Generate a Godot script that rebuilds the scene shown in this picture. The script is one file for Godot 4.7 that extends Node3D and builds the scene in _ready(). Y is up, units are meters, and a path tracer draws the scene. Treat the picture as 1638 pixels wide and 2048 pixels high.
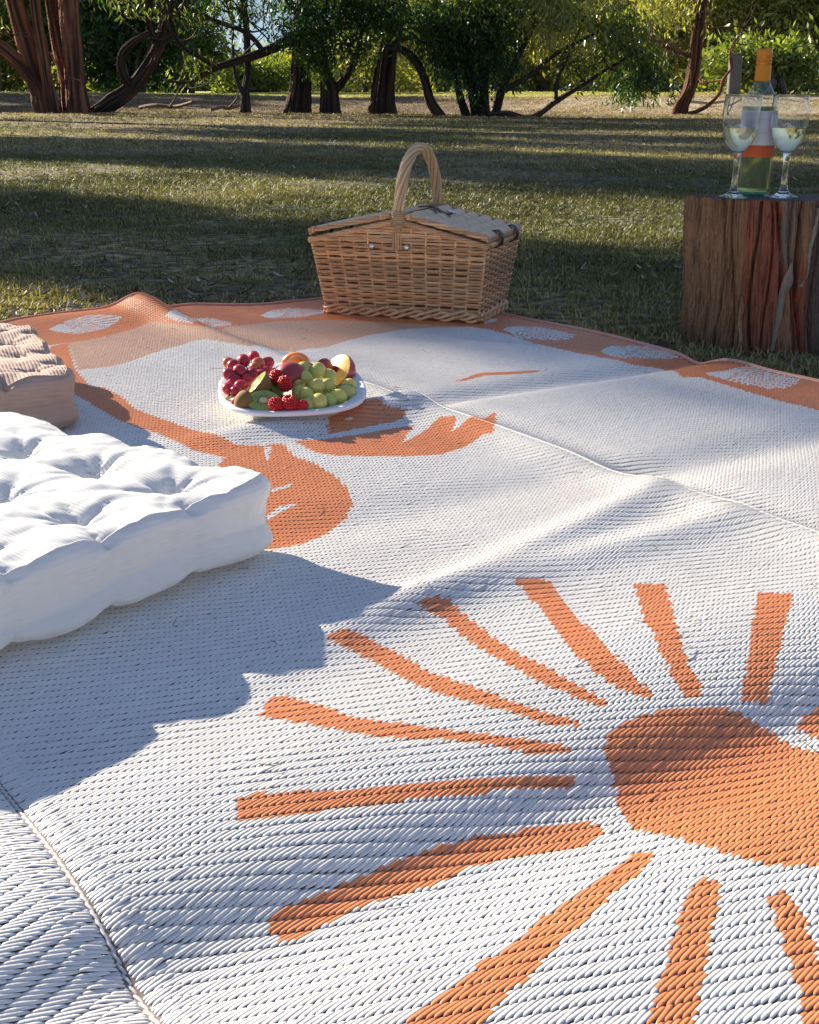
extends Node3D
# A picnic on a woven mat at the edge of a bush clearing. y is up, metres; the camera looks along -z.
# Mat frame: u runs along the mat's fold seams, v across them (metres on the mat).
const MAT_U := Vector2(0.556, -0.831)
const MAT_V := Vector2(0.831, 0.556)
const SUN_FROM := Vector3(-0.705, 0.364, -0.62)

const INNER := [-0.05, 1.77, -1.320, 1.750, -1.359, 1.720, -1.439, 1.714, -1.518, 1.723, -1.609, 1.740, -1.654, 1.749, -1.675, 1.727, -1.800, 1.795, -1.837, 1.746, -1.900, 1.729, -1.957, 1.713, -2.017, 1.707, -2.078, 1.701, -2.175, 1.720, -2.267, 1.734, -2.334, 1.725, -2.393, 1.670, -2.471, 1.600, -2.573, 1.489, -2.619, 1.384, -2.612, 1.317, -2.629, 1.263, -2.555, 1.180, -2.632, 1.157, -2.688, 1.146, -2.743, 1.134, -2.692, 1.039, -2.654, 0.963, -2.646, 0.907, -2.640, 0.840, -2.640, -0.31, -0.05, -0.31]
const ORANGE := {
	"strip": [-2.631, 0.870, -2.646, 0.907, -2.365, 0.821, -2.320, 0.811, -2.199, 0.789, -2.174, 0.806, -2.089, 0.804, -1.991, 0.790, -1.884, 0.804, -1.769, 0.813, -1.697, 0.823, -1.679, 0.829, -1.586, 0.792, -1.670, 0.770, -1.694, 0.758, -1.733, 0.756, -1.830, 0.756, -1.883, 0.745, -1.946, 0.738, -2.040, 0.741, -2.148, 0.742, -2.378, 0.787, -2.567, 0.837],
	"leaf one": [-1.695, 0.822, -1.669, 0.851, -1.661, 0.885, -1.595, 0.865, -1.544, 0.872, -1.477, 0.865, -1.401, 0.845, -1.361, 0.823, -1.324, 0.788, -1.291, 0.744, -1.275, 0.702, -1.279, 0.658, -1.334, 0.629, -1.486, 0.689, -1.610, 0.756],
	"leaf low": [-1.668, 0.905, -1.588, 0.902, -1.560, 0.921, -1.530, 0.965, -1.505, 1.005, -1.489, 1.052, -1.501, 1.102, -1.520, 1.143, -1.525, 1.153, -1.516, 1.168, -1.589, 1.227, -1.652, 1.275, -1.615, 1.208, -1.583, 1.153, -1.579, 1.136, -1.599, 1.156, -1.630, 1.179, -1.647, 1.159, -1.634, 1.138, -1.606, 1.098, -1.571, 1.039, -1.611, 1.074, -1.647, 1.110, -1.651, 1.068, -1.648, 0.993, -1.652, 0.943],
	"leaf up": [-1.672, 0.913, -1.674, 0.946, -1.675, 0.972, -1.702, 0.985, -1.719, 0.998, -1.727, 1.018, -1.816, 1.094, -1.799, 1.116, -1.727, 1.108, -1.707, 1.136, -1.686, 1.117, -1.680, 1.097, -1.675, 1.010, -1.670, 0.954],
	"line": [-1.889, 1.358, -1.888, 1.383, -1.910, 1.428, -1.910, 1.452, -1.894, 1.477, -1.887, 1.507, -1.876, 1.551, -1.862, 1.536, -1.868, 1.498, -1.880, 1.460, -1.892, 1.433, -1.882, 1.408, -1.874, 1.367],
	"ray A": [-0.896, 0.447, -0.925, 0.472, -0.920, 0.484, -0.882, 0.498, -0.837, 0.511, -0.810, 0.532, -0.777, 0.559, -0.747, 0.588, -0.709, 0.629, -0.703, 0.625, -0.714, 0.593, -0.740, 0.573, -0.763, 0.550, -0.787, 0.517, -0.805, 0.500, -0.829, 0.486, -0.861, 0.467, -0.878, 0.457],
	"ray B": [-0.998, 0.571, -1.004, 0.596, -0.979, 0.610, -0.936, 0.616, -0.884, 0.614, -0.831, 0.625, -0.786, 0.634, -0.753, 0.646, -0.730, 0.662, -0.725, 0.654, -0.740, 0.635, -0.782, 0.615, -0.827, 0.595, -0.869, 0.587, -0.928, 0.588, -0.971, 0.582],
	"ray C": [-1.015, 0.687, -1.020, 0.714, -1.010, 0.726, -0.959, 0.720, -0.903, 0.708, -0.850, 0.703, -0.800, 0.702, -0.766, 0.701, -0.744, 0.702, -0.740, 0.694, -0.760, 0.685, -0.805, 0.677, -0.860, 0.681, -0.921, 0.686, -0.981, 0.699],
	"ray D": [-1.020, 0.818, -1.013, 0.844, -0.999, 0.849, -0.969, 0.835, -0.901, 0.807, -0.835, 0.781, -0.771, 0.756, -0.733, 0.746, -0.733, 0.736, -0.755, 0.727, -0.793, 0.731, -0.859, 0.752, -0.945, 0.796],
	"ray E": [-0.946, 0.923, -0.925, 0.947, -0.892, 0.921, -0.831, 0.870, -0.773, 0.823, -0.714, 0.788, -0.712, 0.784, -0.719, 0.770, -0.744, 0.782, -0.774, 0.799, -0.822, 0.832, -0.876, 0.867],
	"ray F": [-0.847, 1.002, -0.822, 1.029, -0.777, 0.966, -0.722, 0.890, -0.683, 0.832, -0.693, 0.814, -0.717, 0.842, -0.770, 0.908],
	"ray G": [-0.653, 0.838, -0.660, 0.857, -0.665, 0.890, -0.661, 0.919, -0.649, 0.974, -0.622, 0.945, -0.618, 0.865, -0.631, 0.837],
	"sun": [-0.697, 0.656, -0.705, 0.666, -0.711, 0.686, -0.714, 0.705, -0.714, 0.722, -0.711, 0.741, -0.705, 0.759, -0.698, 0.777, -0.690, 0.793, -0.681, 0.801, -0.670, 0.807, -0.655, 0.811, -0.639, 0.811, -0.627, 0.810, -0.620, 0.814, -0.608, 0.826, -0.560, 0.828, -0.511, 0.786, -0.475, 0.725, -0.476, 0.682, -0.486, 0.663, -0.496, 0.647, -0.507, 0.636, -0.521, 0.630, -0.538, 0.626, -0.553, 0.624, -0.567, 0.620, -0.576, 0.618, -0.591, 0.615, -0.604, 0.607, -0.615, 0.611, -0.638, 0.623, -0.654, 0.631, -0.671, 0.641, -0.683, 0.647],
	"ray H": [-0.777, 0.365, -0.774, 0.384, -0.760, 0.410, -0.742, 0.443, -0.728, 0.479, -0.716, 0.516, -0.702, 0.554, -0.689, 0.593, -0.682, 0.610, -0.675, 0.607, -0.674, 0.591, -0.690, 0.545, -0.702, 0.507, -0.712, 0.468, -0.722, 0.439, -0.734, 0.396, -0.747, 0.353],
	"ray I": [-0.661, 0.330, -0.663, 0.340, -0.663, 0.371, -0.665, 0.403, -0.666, 0.438, -0.666, 0.472, -0.663, 0.506, -0.652, 0.544, -0.643, 0.580, -0.631, 0.591, -0.617, 0.584, -0.612, 0.567, -0.621, 0.538, -0.633, 0.510, -0.638, 0.479, -0.634, 0.449, -0.637, 0.427, -0.642, 0.397, -0.639, 0.372, -0.635, 0.343, -0.634, 0.328, -0.647, 0.326],
	"ray J": [-0.582, 0.583, -0.568, 0.589, -0.560, 0.573, -0.548, 0.542, -0.539, 0.510, -0.526, 0.482, -0.523, 0.469, -0.514, 0.442, -0.503, 0.422, -0.501, 0.404, -0.486, 0.377, -0.478, 0.364, -0.502, 0.330, -0.514, 0.344, -0.524, 0.377, -0.534, 0.411, -0.542, 0.447, -0.553, 0.474, -0.561, 0.512, -0.571, 0.556],
	"ray K": [-0.521, 0.580, -0.523, 0.593, -0.509, 0.590, -0.496, 0.576, -0.478, 0.552, -0.461, 0.531, -0.445, 0.509, -0.430, 0.490, -0.419, 0.476, -0.409, 0.464, -0.425, 0.440, -0.435, 0.452, -0.448, 0.473, -0.462, 0.493, -0.478, 0.515, -0.495, 0.538, -0.509, 0.559],
	"ray L": [-0.482, 0.606, -0.479, 0.619, -0.468, 0.616, -0.454, 0.607, -0.438, 0.596, -0.418, 0.580, -0.389, 0.557, -0.363, 0.531, -0.374, 0.516, -0.384, 0.527, -0.397, 0.540, -0.411, 0.551, -0.428, 0.565, -0.446, 0.579, -0.464, 0.592],
}
const PEACH := [-2.646, 0.907, -2.654, 0.963, -2.692, 1.039, -2.743, 1.134, -2.688, 1.146, -2.632, 1.157, -2.555, 1.180, -2.629, 1.263, -2.612, 1.317, -2.619, 1.384, -2.573, 1.489, -2.471, 1.600, -2.393, 1.670, -2.334, 1.725, -2.367, 1.652, -2.381, 1.594, -2.370, 1.496, -2.338, 1.413, -2.292, 1.325, -2.300, 1.259, -2.339, 1.234, -2.336, 1.176, -2.413, 1.158, -2.481, 1.145, -2.495, 1.123, -2.450, 1.036, -2.375, 0.935, -2.347, 0.889, -2.352, 0.822]
const WHITE := {
	"slit a": [-1.663, 0.856, -1.659, 0.862, -1.589, 0.825, -1.592, 0.821],
	"slit b": [-1.469, 0.765, -1.476, 0.796, -1.467, 0.793, -1.456, 0.758],
	"slit c": [-1.374, 0.704, -1.399, 0.738, -1.400, 0.762, -1.390, 0.753, -1.381, 0.728, -1.360, 0.696],
	"slit d": [-1.710, 1.024, -1.714, 1.039, -1.709, 1.038, -1.704, 1.027],
	"L1": [-2.790, 0.915, -2.833, 0.967, -2.853, 0.997, -2.870, 1.045, -2.851, 1.082, -2.822, 1.099, -2.779, 1.064, -2.750, 1.031, -2.732, 0.992, -2.727, 0.960, -2.750, 0.937, -2.769, 0.924],
	"L2": [-2.725, 1.163, -2.780, 1.242, -2.737, 1.284, -2.669, 1.296, -2.630, 1.280, -2.659, 1.247, -2.604, 1.168, -2.674, 1.164],
	"L3": [-2.716, 1.399, -2.761, 1.447, -2.772, 1.500, -2.716, 1.538, -2.670, 1.552, -2.652, 1.528, -2.634, 1.457, -2.655, 1.403, -2.681, 1.391],
	"R0": [-2.372, 1.788, -2.391, 1.821, -2.385, 1.841, -2.355, 1.812, -2.341, 1.772],
	"R1": [-2.267, 1.766, -2.276, 1.800, -2.245, 1.836, -2.177, 1.840, -2.103, 1.832, -2.074, 1.802, -2.078, 1.758, -2.108, 1.736, -2.139, 1.715, -2.201, 1.730],
	"R2": [-1.948, 1.767, -1.973, 1.818, -1.956, 1.857, -1.924, 1.885, -1.874, 1.896, -1.836, 1.894, -1.830, 1.871, -1.848, 1.812, -1.868, 1.768, -1.907, 1.753],
	"R3": [-1.671, 1.777, -1.660, 1.822, -1.661, 1.891, -1.640, 1.916, -1.589, 1.916, -1.533, 1.879, -1.504, 1.833, -1.496, 1.796, -1.510, 1.769, -1.555, 1.764, -1.609, 1.767],
}
# where the fruit lies, metres from the plate centre
const GRAPES_RED := [-0.073, 0.076, -0.065, -0.089, 0.073, -0.045, -0.115, 0.069, -0.045, -0.104, 0.069, -0.025, -0.106, 0.062, 0.015, -0.089, 0.065, 0.005, -0.068, 0.060, 0.005, -0.062, 0.070, -0.035, -0.048, 0.067, -0.055, -0.045, 0.060, -0.015, -0.103, 0.048, 0.055, -0.082, 0.050, 0.045, -0.073, 0.042, 0.085, -0.082, 0.034, 0.090, -0.032, 0.054, -0.025, -0.076, 0.053, 0.015, -0.097, 0.052, 0.025, -0.067, 0.064, -0.025, -0.055, 0.057, -0.005, -0.088, 0.044, 0.065]
const GRAPES_GREEN := [0.021, 0.067, -0.005, 0.045, 0.064, 0.0, 0.026, 0.056, 0.020, 0.065, 0.055, -0.005, 0.009, 0.051, 0.025, 0.047, 0.049, 0.050, 0.064, 0.045, 0.035, 0.018, 0.041, 0.055, 0.031, 0.041, 0.070, 0.054, 0.037, 0.100, 0.039, 0.031, 0.100, 0.084, 0.037, 0.065, 0.097, 0.037, 0.040, 0.099, 0.041, 0.005, 0.070, 0.032, 0.075]
const KIWIS := [-0.050, 0.060, 0.065, -0.035, 0.041, 0.110, -0.062, 0.038, 0.100, -0.024, 0.052, 0.040, -0.010, 0.040, 0.055]
const RASPBERRIES := [-0.019, 0.064, 0.045, -0.005, 0.058, 0.065, -0.013, 0.038, 0.125, 0.007, 0.041, 0.125, 0.024, 0.034, 0.120]
const STONE_FRUIT := [-0.002, 0.066, 0.015, 0.006, 0.076, -0.025, 0.066, 0.056, -0.065, 0.047, 0.058, -0.065, 0.025, 0.058, -0.065, -0.019, 0.056, -0.035]

var rng := RandomNumberGenerator.new()
var noise_a := FastNoiseLite.new()
var noise_b := FastNoiseLite.new()
var used := {}


func _ready() -> void:
	rng.seed = 20240511
	noise_a.seed = 5
	noise_a.frequency = 0.02
	noise_b.seed = 9
	noise_b.frequency = 0.02
	var cam := Camera3D.new()
	cam.name = "camera"
	cam.position = Vector3(0, 0.53, 0)
	cam.rotation.x = deg_to_rad(-18.0)
	cam.fov = rad_to_deg(2.0 * atan(1024.0 / 2600.0))
	cam.near = 0.05
	cam.far = 900.0
	add_child(cam)
	var sky_mat := ProceduralSkyMaterial.new()
	sky_mat.sky_top_color = Color(0.42, 0.50, 0.66)
	sky_mat.sky_horizon_color = Color(0.70, 0.80, 0.86)
	sky_mat.sky_curve = 0.16
	sky_mat.ground_bottom_color = Color(0.12, 0.12, 0.08)
	sky_mat.ground_horizon_color = Color(0.30, 0.32, 0.28)
	sky_mat.sky_energy_multiplier = 1.0
	sky_mat.use_debanding = false
	var sky := Sky.new()
	sky.sky_material = sky_mat
	var env := Environment.new()
	env.background_mode = Environment.BG_SKY
	env.sky = sky
	env.background_energy_multiplier = 0.44
	env.tonemap_mode = Environment.TONE_MAPPER_LINEAR
	env.tonemap_exposure = 2.68
	env.sdfgi_enabled = true
	env.ssao_enabled = true
	env.ssil_enabled = true
	var we := WorldEnvironment.new()
	we.name = "world"
	we.environment = env
	add_child(we)
	var sun := DirectionalLight3D.new()
	sun.name = "sun"
	sun.light_energy = 1.6
	sun.light_color = Color(1.0, 0.94, 0.85)
	sun.light_angular_distance = 0.5
	sun.shadow_enabled = true
	sun.basis = Basis.looking_at(-SUN_FROM)
	add_child(sun)
	build_ground()
	build_trees()
	build_grass()
	build_mat()
	build_bits()
	build_cushions()
	build_basket()
	build_plate()
	build_stump()
	build_bottle()
	build_glass("stemmed glass of white wine standing left of the bottle", 0.676, 2.785, deg_to_rad(-1.6))
	build_glass("stemmed glass of white wine standing right of the bottle", 0.780, 2.785, 0.0)


class Shape:
	# Collects triangles (counter-clockwise from outside) with smooth normals; made() gives an ArrayMesh.
	var v := PackedVector3Array()
	var t := PackedVector2Array()
	var c := PackedColorArray()
	var ix := PackedInt32Array()

	func point(p: Vector3, uv := Vector2.ZERO, col := Color.WHITE) -> int:
		v.append(p)
		t.append(uv)
		c.append(col)
		return v.size() - 1

	func tri(a: int, b: int, d: int) -> void:
		ix.append(a)
		ix.append(b)
		ix.append(d)

	func quad(a: int, b: int, d: int, e: int) -> void:
		tri(a, b, d)
		tri(a, d, e)

	func tube(pts: Array, rads: Array, sides: int, col = Color.WHITE, capped := true, squash := 1.0, lumps := 0.0, phase := 0.0) -> void:
		var n := pts.size()
		var side := Vector3.ZERO
		var first := v.size()
		var run := 0.0
		for i in n:
			var dir: Vector3 = (pts[mini(i + 1, n - 1)] - pts[maxi(i - 1, 0)]).normalized()
			if i == 0:
				side = dir.cross(Vector3.UP if absf(dir.y) < 0.9 else Vector3.RIGHT).normalized()
			else:
				side = (side - dir * side.dot(dir)).normalized()
				run += (pts[i] - pts[i - 1]).length()
			var up := dir.cross(side)
			var r: float = rads[i] if i < rads.size() else rads[-1]
			for j in sides + 1:
				var a := TAU * j / sides
				var k := r
				if lumps > 0.0:
					k *= 1.0 + lumps * (sin(a * 3.0 + phase + run * 0.7) * 0.5 + sin(a * 7.0 + run * 1.3 + phase * 2.0) * 0.35)
				v.append(pts[i] + (side * cos(a) + up * sin(a) * squash) * k)
				t.append(Vector2(float(j) / sides, run))
				c.append(col[i] if col is Array else col)
		for i in n - 1:
			for j in sides:
				var a := first + i * (sides + 1) + j
				quad(a, a + 1, a + sides + 2, a + sides + 1)
		if capped:
			for e in [0, n - 1]:
				var mid := point(pts[e], Vector2(0.5, run), col[e] if col is Array else col)
				for j in sides:
					var a: int = first + e * (sides + 1) + j
					if e == 0:
						tri(mid, a + 1, a)
					else:
						tri(mid, a, a + 1)

	func lathe(profile: Array, segs: int, col = Color.WHITE, turn := Transform3D(), squareness := 2.0, from := 0.0, to := TAU) -> void:
		# profile: Vector2(radius, height) from the bottom up
		var first := v.size()
		var n := profile.size()
		for i in n:
			for j in segs + 1:
				var a := from + (to - from) * j / segs
				var k := 1.0
				if squareness != 2.0:
					k = pow(pow(absf(cos(a)), squareness) + pow(absf(sin(a)), squareness), -1.0 / squareness)
				point(turn * Vector3(profile[i].x * cos(a) * k, profile[i].y, profile[i].x * sin(a) * k), Vector2(float(j) / segs, float(i) / (n - 1)), col[i] if col is Array else col)
		for i in n - 1:
			for j in segs:
				var a := first + i * (segs + 1) + j
				quad(a, a + segs + 1, a + segs + 2, a + 1)

	func ball(centre: Vector3, rad: Vector3, segs := 14, rings := 9, col := Color.WHITE, turn := Basis()) -> void:
		var p := []
		for i in rings + 1:
			var a := PI * i / rings - PI / 2
			p.append(Vector2(cos(a), sin(a)))
		lathe(p, segs, col, Transform3D(turn * Basis.from_scale(rad), centre))

	func slab(size: Vector3, at: Transform3D, col := Color.WHITE, bevel := 0.0) -> void:
		var h := size / 2
		var b := bevel
		for face in 6:
			var nn := Vector3.ZERO
			nn[face % 3] = 1.0 if face < 3 else -1.0
			var e1 := Vector3.ZERO
			e1[(face + 1) % 3] = 1.0
			var e2 := nn.cross(e1)
			var a := []
			for s in [[-1, -1], [1, -1], [1, 1], [-1, 1]]:
				var p: Vector3 = nn * h + (e1 * s[0]) * (h - Vector3.ONE * b) + (e2 * s[1]) * (h - Vector3.ONE * b)
				a.append(point(at * p, Vector2(s[0], s[1]), col))
			quad(a[0], a[1], a[2], a[3])
			if b > 0.0:
				var q := []
				for s in [[-1, -1], [1, -1], [1, 1], [-1, 1]]:
					var p: Vector3 = nn * (h - Vector3.ONE * b) + (e1 * s[0]) * h + (e2 * s[1]) * (h - Vector3.ONE * b)
					q.append(point(at * p, Vector2(s[0], s[1]), col))
				quad(a[1], q[1], q[2], a[2])
				quad(a[3], q[3], q[0], a[0])

	func made(weld := 0.0, flat := false) -> ArrayMesh:
		var n := PackedVector3Array()
		var key := {}
		var same := PackedInt32Array()
		if flat:
			var v2 := PackedVector3Array()
			var t2 := PackedVector2Array()
			var c2 := PackedColorArray()
			for i in ix:
				v2.append(v[i])
				t2.append(t[i])
				c2.append(c[i])
			v = v2
			t = t2
			c = c2
			ix = PackedInt32Array(range(v.size()))
		n.resize(v.size())
		if weld > 0.0:
			same.resize(v.size())
			for i in v.size():
				var k := Vector3i((v[i] / weld).round())
				if not key.has(k):
					key[k] = i
				same[i] = key[k]
		var back := PackedInt32Array()
		back.resize(ix.size())
		for i in range(0, ix.size(), 3):
			var a := ix[i]
			var b := ix[i + 1]
			var d := ix[i + 2]
			var f := (v[b] - v[a]).cross(v[d] - v[a])
			back[i] = a
			back[i + 1] = d
			back[i + 2] = b
			if weld > 0.0:
				a = same[a]
				b = same[b]
				d = same[d]
			n[a] += f
			n[b] += f
			n[d] += f
		if weld > 0.0:
			for i in v.size():
				n[i] = n[same[i]]
		for i in v.size():
			n[i] = n[i].normalized() if n[i].length_squared() > 0.0 else Vector3.UP
		var arr := []
		arr.resize(Mesh.ARRAY_MAX)
		arr[Mesh.ARRAY_VERTEX] = v
		arr[Mesh.ARRAY_NORMAL] = n
		arr[Mesh.ARRAY_TEX_UV] = t
		arr[Mesh.ARRAY_COLOR] = c
		arr[Mesh.ARRAY_INDEX] = back
		var m := ArrayMesh.new()
		m.add_surface_from_arrays(Mesh.PRIMITIVE_TRIANGLES, arr)
		return m


func numbered(called: String) -> String:
	used[called] = used.get(called, 0) + 1
	return called if used[called] == 1 else "%s_%03d" % [called, used[called] - 1]


func thing(called: String, label: String, category: String, at := Vector3.ZERO, group := "") -> Node3D:
	var o := Node3D.new()
	o.name = numbered(called)
	add_child(o)
	o.position = at
	tag(o, label, category, group)
	return o


func tag(o: Node, label: String, category: String, group := "") -> void:
	o.set_meta("label", label)
	o.set_meta("category", category)
	if group:
		o.set_meta("group", group)


func part(called: String, mesh: Mesh, m: Material, parent: Node = null) -> MeshInstance3D:
	var o := MeshInstance3D.new()
	o.name = called if parent else numbered(called)
	o.mesh = mesh
	o.material_override = m
	(parent if parent else self).add_child(o, true)
	return o


func scatter(called: String, mesh: Mesh, m: Material, where: Array, tints, parent: Node = null) -> MultiMeshInstance3D:
	var mm := MultiMesh.new()
	mm.transform_format = MultiMesh.TRANSFORM_3D
	mm.use_colors = tints != null
	mm.mesh = mesh
	mm.instance_count = where.size()
	for i in where.size():
		mm.set_instance_transform(i, where[i])
		if tints != null:
			mm.set_instance_color(i, tints[i])
	var o := MultiMeshInstance3D.new()
	o.name = called if parent else numbered(called)
	o.multimesh = mm
	o.material_override = m
	o.set_meta("kind", "stuff")
	(parent if parent else self).add_child(o, true)
	return o


func paint(lin: Color, rough := 0.7, metal := 0.0) -> StandardMaterial3D:
	var m := StandardMaterial3D.new()
	m.albedo_color = lin.linear_to_srgb()
	m.roughness = rough
	m.metallic = metal
	return m


func tinted(rough := 0.7) -> StandardMaterial3D:
	var m := paint(Color.WHITE, rough)
	m.vertex_color_use_as_albedo = true
	return m


func grain(m: StandardMaterial3D, freq: float, scale: Vector3, cm: float, world := false, octaves := 4) -> StandardMaterial3D:
	# fine relief from noise, laid on from three sides
	var f := FastNoiseLite.new()
	f.seed = 11
	f.frequency = freq
	f.fractal_octaves = octaves
	var tex := NoiseTexture2D.new()
	tex.width = 256
	tex.height = 256
	tex.seamless = true
	tex.noise = f
	m.heightmap_enabled = true
	m.heightmap_texture = tex
	m.heightmap_scale = cm
	m.uv1_triplanar = true
	m.uv1_world_triplanar = world
	m.uv1_scale = scale
	return m


func glassy(lin: Color, ior_part: float, rough := 0.01) -> StandardMaterial3D:
	var m := paint(lin, rough)
	m.refraction_enabled = true
	m.refraction_scale = ior_part
	m.transparency = BaseMaterial3D.TRANSPARENCY_ALPHA
	m.albedo_color.a = 0.0
	return m


func pane(lin: Color, alpha: float) -> StandardMaterial3D:
	var m := paint(lin, 0.02)
	m.transparency = BaseMaterial3D.TRANSPARENCY_ALPHA
	m.albedo_color.a = alpha
	return m


func v3(flat: Array) -> Array:
	var o := []
	for i in range(0, flat.size(), 3):
		o.append(Vector3(flat[i], flat[i + 1], flat[i + 2]))
	return o


func smooth_path(pts: Array, steps: int) -> Array:
	var o := []
	for i in pts.size() - 1:
		var a = pts[maxi(i - 1, 0)]
		var b = pts[i]
		var d = pts[i + 1]
		var e = pts[mini(i + 2, pts.size() - 1)]
		for k in steps:
			o.append(b.cubic_interpolate(d, a, e, float(k) / steps) if not b is float and not b is int else cubic_interpolate(b, d, a, e, float(k) / steps))
	o.append(pts[-1])
	return o


func on_ground(x: float, d: float) -> float:
	# the lawn is level, then climbs a low bank to the far paddock
	var h := 0.34 * smoothstep(31.0, 46.0, d + 0.8 * sin(x * 0.35)) + 0.05 * smoothstep(12.0, 30.0, d) * sin(x * 0.23 + d * 0.1)
	h += noise_a.get_noise_2d(x * 3.0, d * 3.0) * 0.02 * smoothstep(2.0, 5.0, d)
	if d > 29.0 and d < 60.0:
		h += noise_a.get_noise_2d(x * 9.0, d * 9.0) * 0.10 * smoothstep(29.0, 33.0, d) * smoothstep(60.0, 44.0, d)
	return h


func bump(x: float, w: float) -> float:
	return exp(-(x / w) * (x / w))


func mat_height(u: float, v: float) -> float:
	# how the folded mat lies: fold seams along u, creases along v
	var far := smoothstep(1.15, 1.24, v)
	var near := 1.0 - far
	var h := 0.026
	h += (0.012 + 0.021 * smoothstep(-2.35, -2.95, u)) * bump(v - 1.19, 0.05 if v < 1.19 else 0.03)
	h += near * 0.023 * bump(u + 1.75, 0.044) * smoothstep(0.7, 1.05, v)
	h += 0.014 * bump(u + 2.88, 0.10) * smoothstep(0.65, 0.9, v) * smoothstep(1.5, 1.28, v)
	h += near * smoothstep(0.3, 0.7, v) * (0.009 * bump(u + 1.167 - 0.286 * (1.149 - v), 0.034) + 0.0075 * bump(u + 1.04, 0.034) - 0.006 * bump(u + 1.30, 0.06))
	h += near * (-0.019 * bump(u + 0.640, 0.048 if u < -0.64 else 0.085) + 0.007 * bump(u + 0.79, 0.10))
	h += far * (-0.013 * bump(u + 1.79, 0.04) - 0.013 * bump(u + 1.26, 0.06) + 0.005 * bump(u + 1.55, 0.15) + 0.005 * bump(u + 2.1, 0.2) + 0.009 * bump(u + 1.70, 0.07) * smoothstep(1.7, 1.9, v))
	h -= 0.004 * bump(v - 0.23, 0.007) + 0.005 * bump(v - 1.235, 0.035)
	h += 0.003 * sin(3.1 * u + 1.3) * sin(2.7 * v + 0.4) + 0.0012 * sin(9.0 * u + 4.0 * v)
	return h


func mat_uv(x: float, d: float) -> Vector2:
	return Vector2(MAT_U.x * x + MAT_U.y * d, MAT_V.x * x + MAT_V.y * d)


func mat_world(u: float, v: float, lift := 0.0) -> Vector3:
	return Vector3(MAT_U.x * u + MAT_V.x * v, mat_height(u, v) + lift, -(MAT_U.y * u + MAT_V.y * v))


func mat_at(x: float, d: float, lift := 0.0) -> Vector3:
	var q := mat_uv(x, d)
	return Vector3(x, mat_height(q.x, q.y) + lift, -d)


func mat_u_end(v: float) -> float:
	return -2.85 - 0.13 * bump(v - 1.05, 0.19)


func poly(flat: Array) -> PackedVector2Array:
	var p := PackedVector2Array()
	for i in range(0, flat.size(), 2):
		p.append(Vector2(flat[i], flat[i + 1]))
	return p


func box_of(p: PackedVector2Array) -> Rect2:
	var r := Rect2(p[0], Vector2.ZERO)
	for q in p:
		r = r.expand(q)
	return r


# ---------------------------------------------------------------- the woven mat

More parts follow.
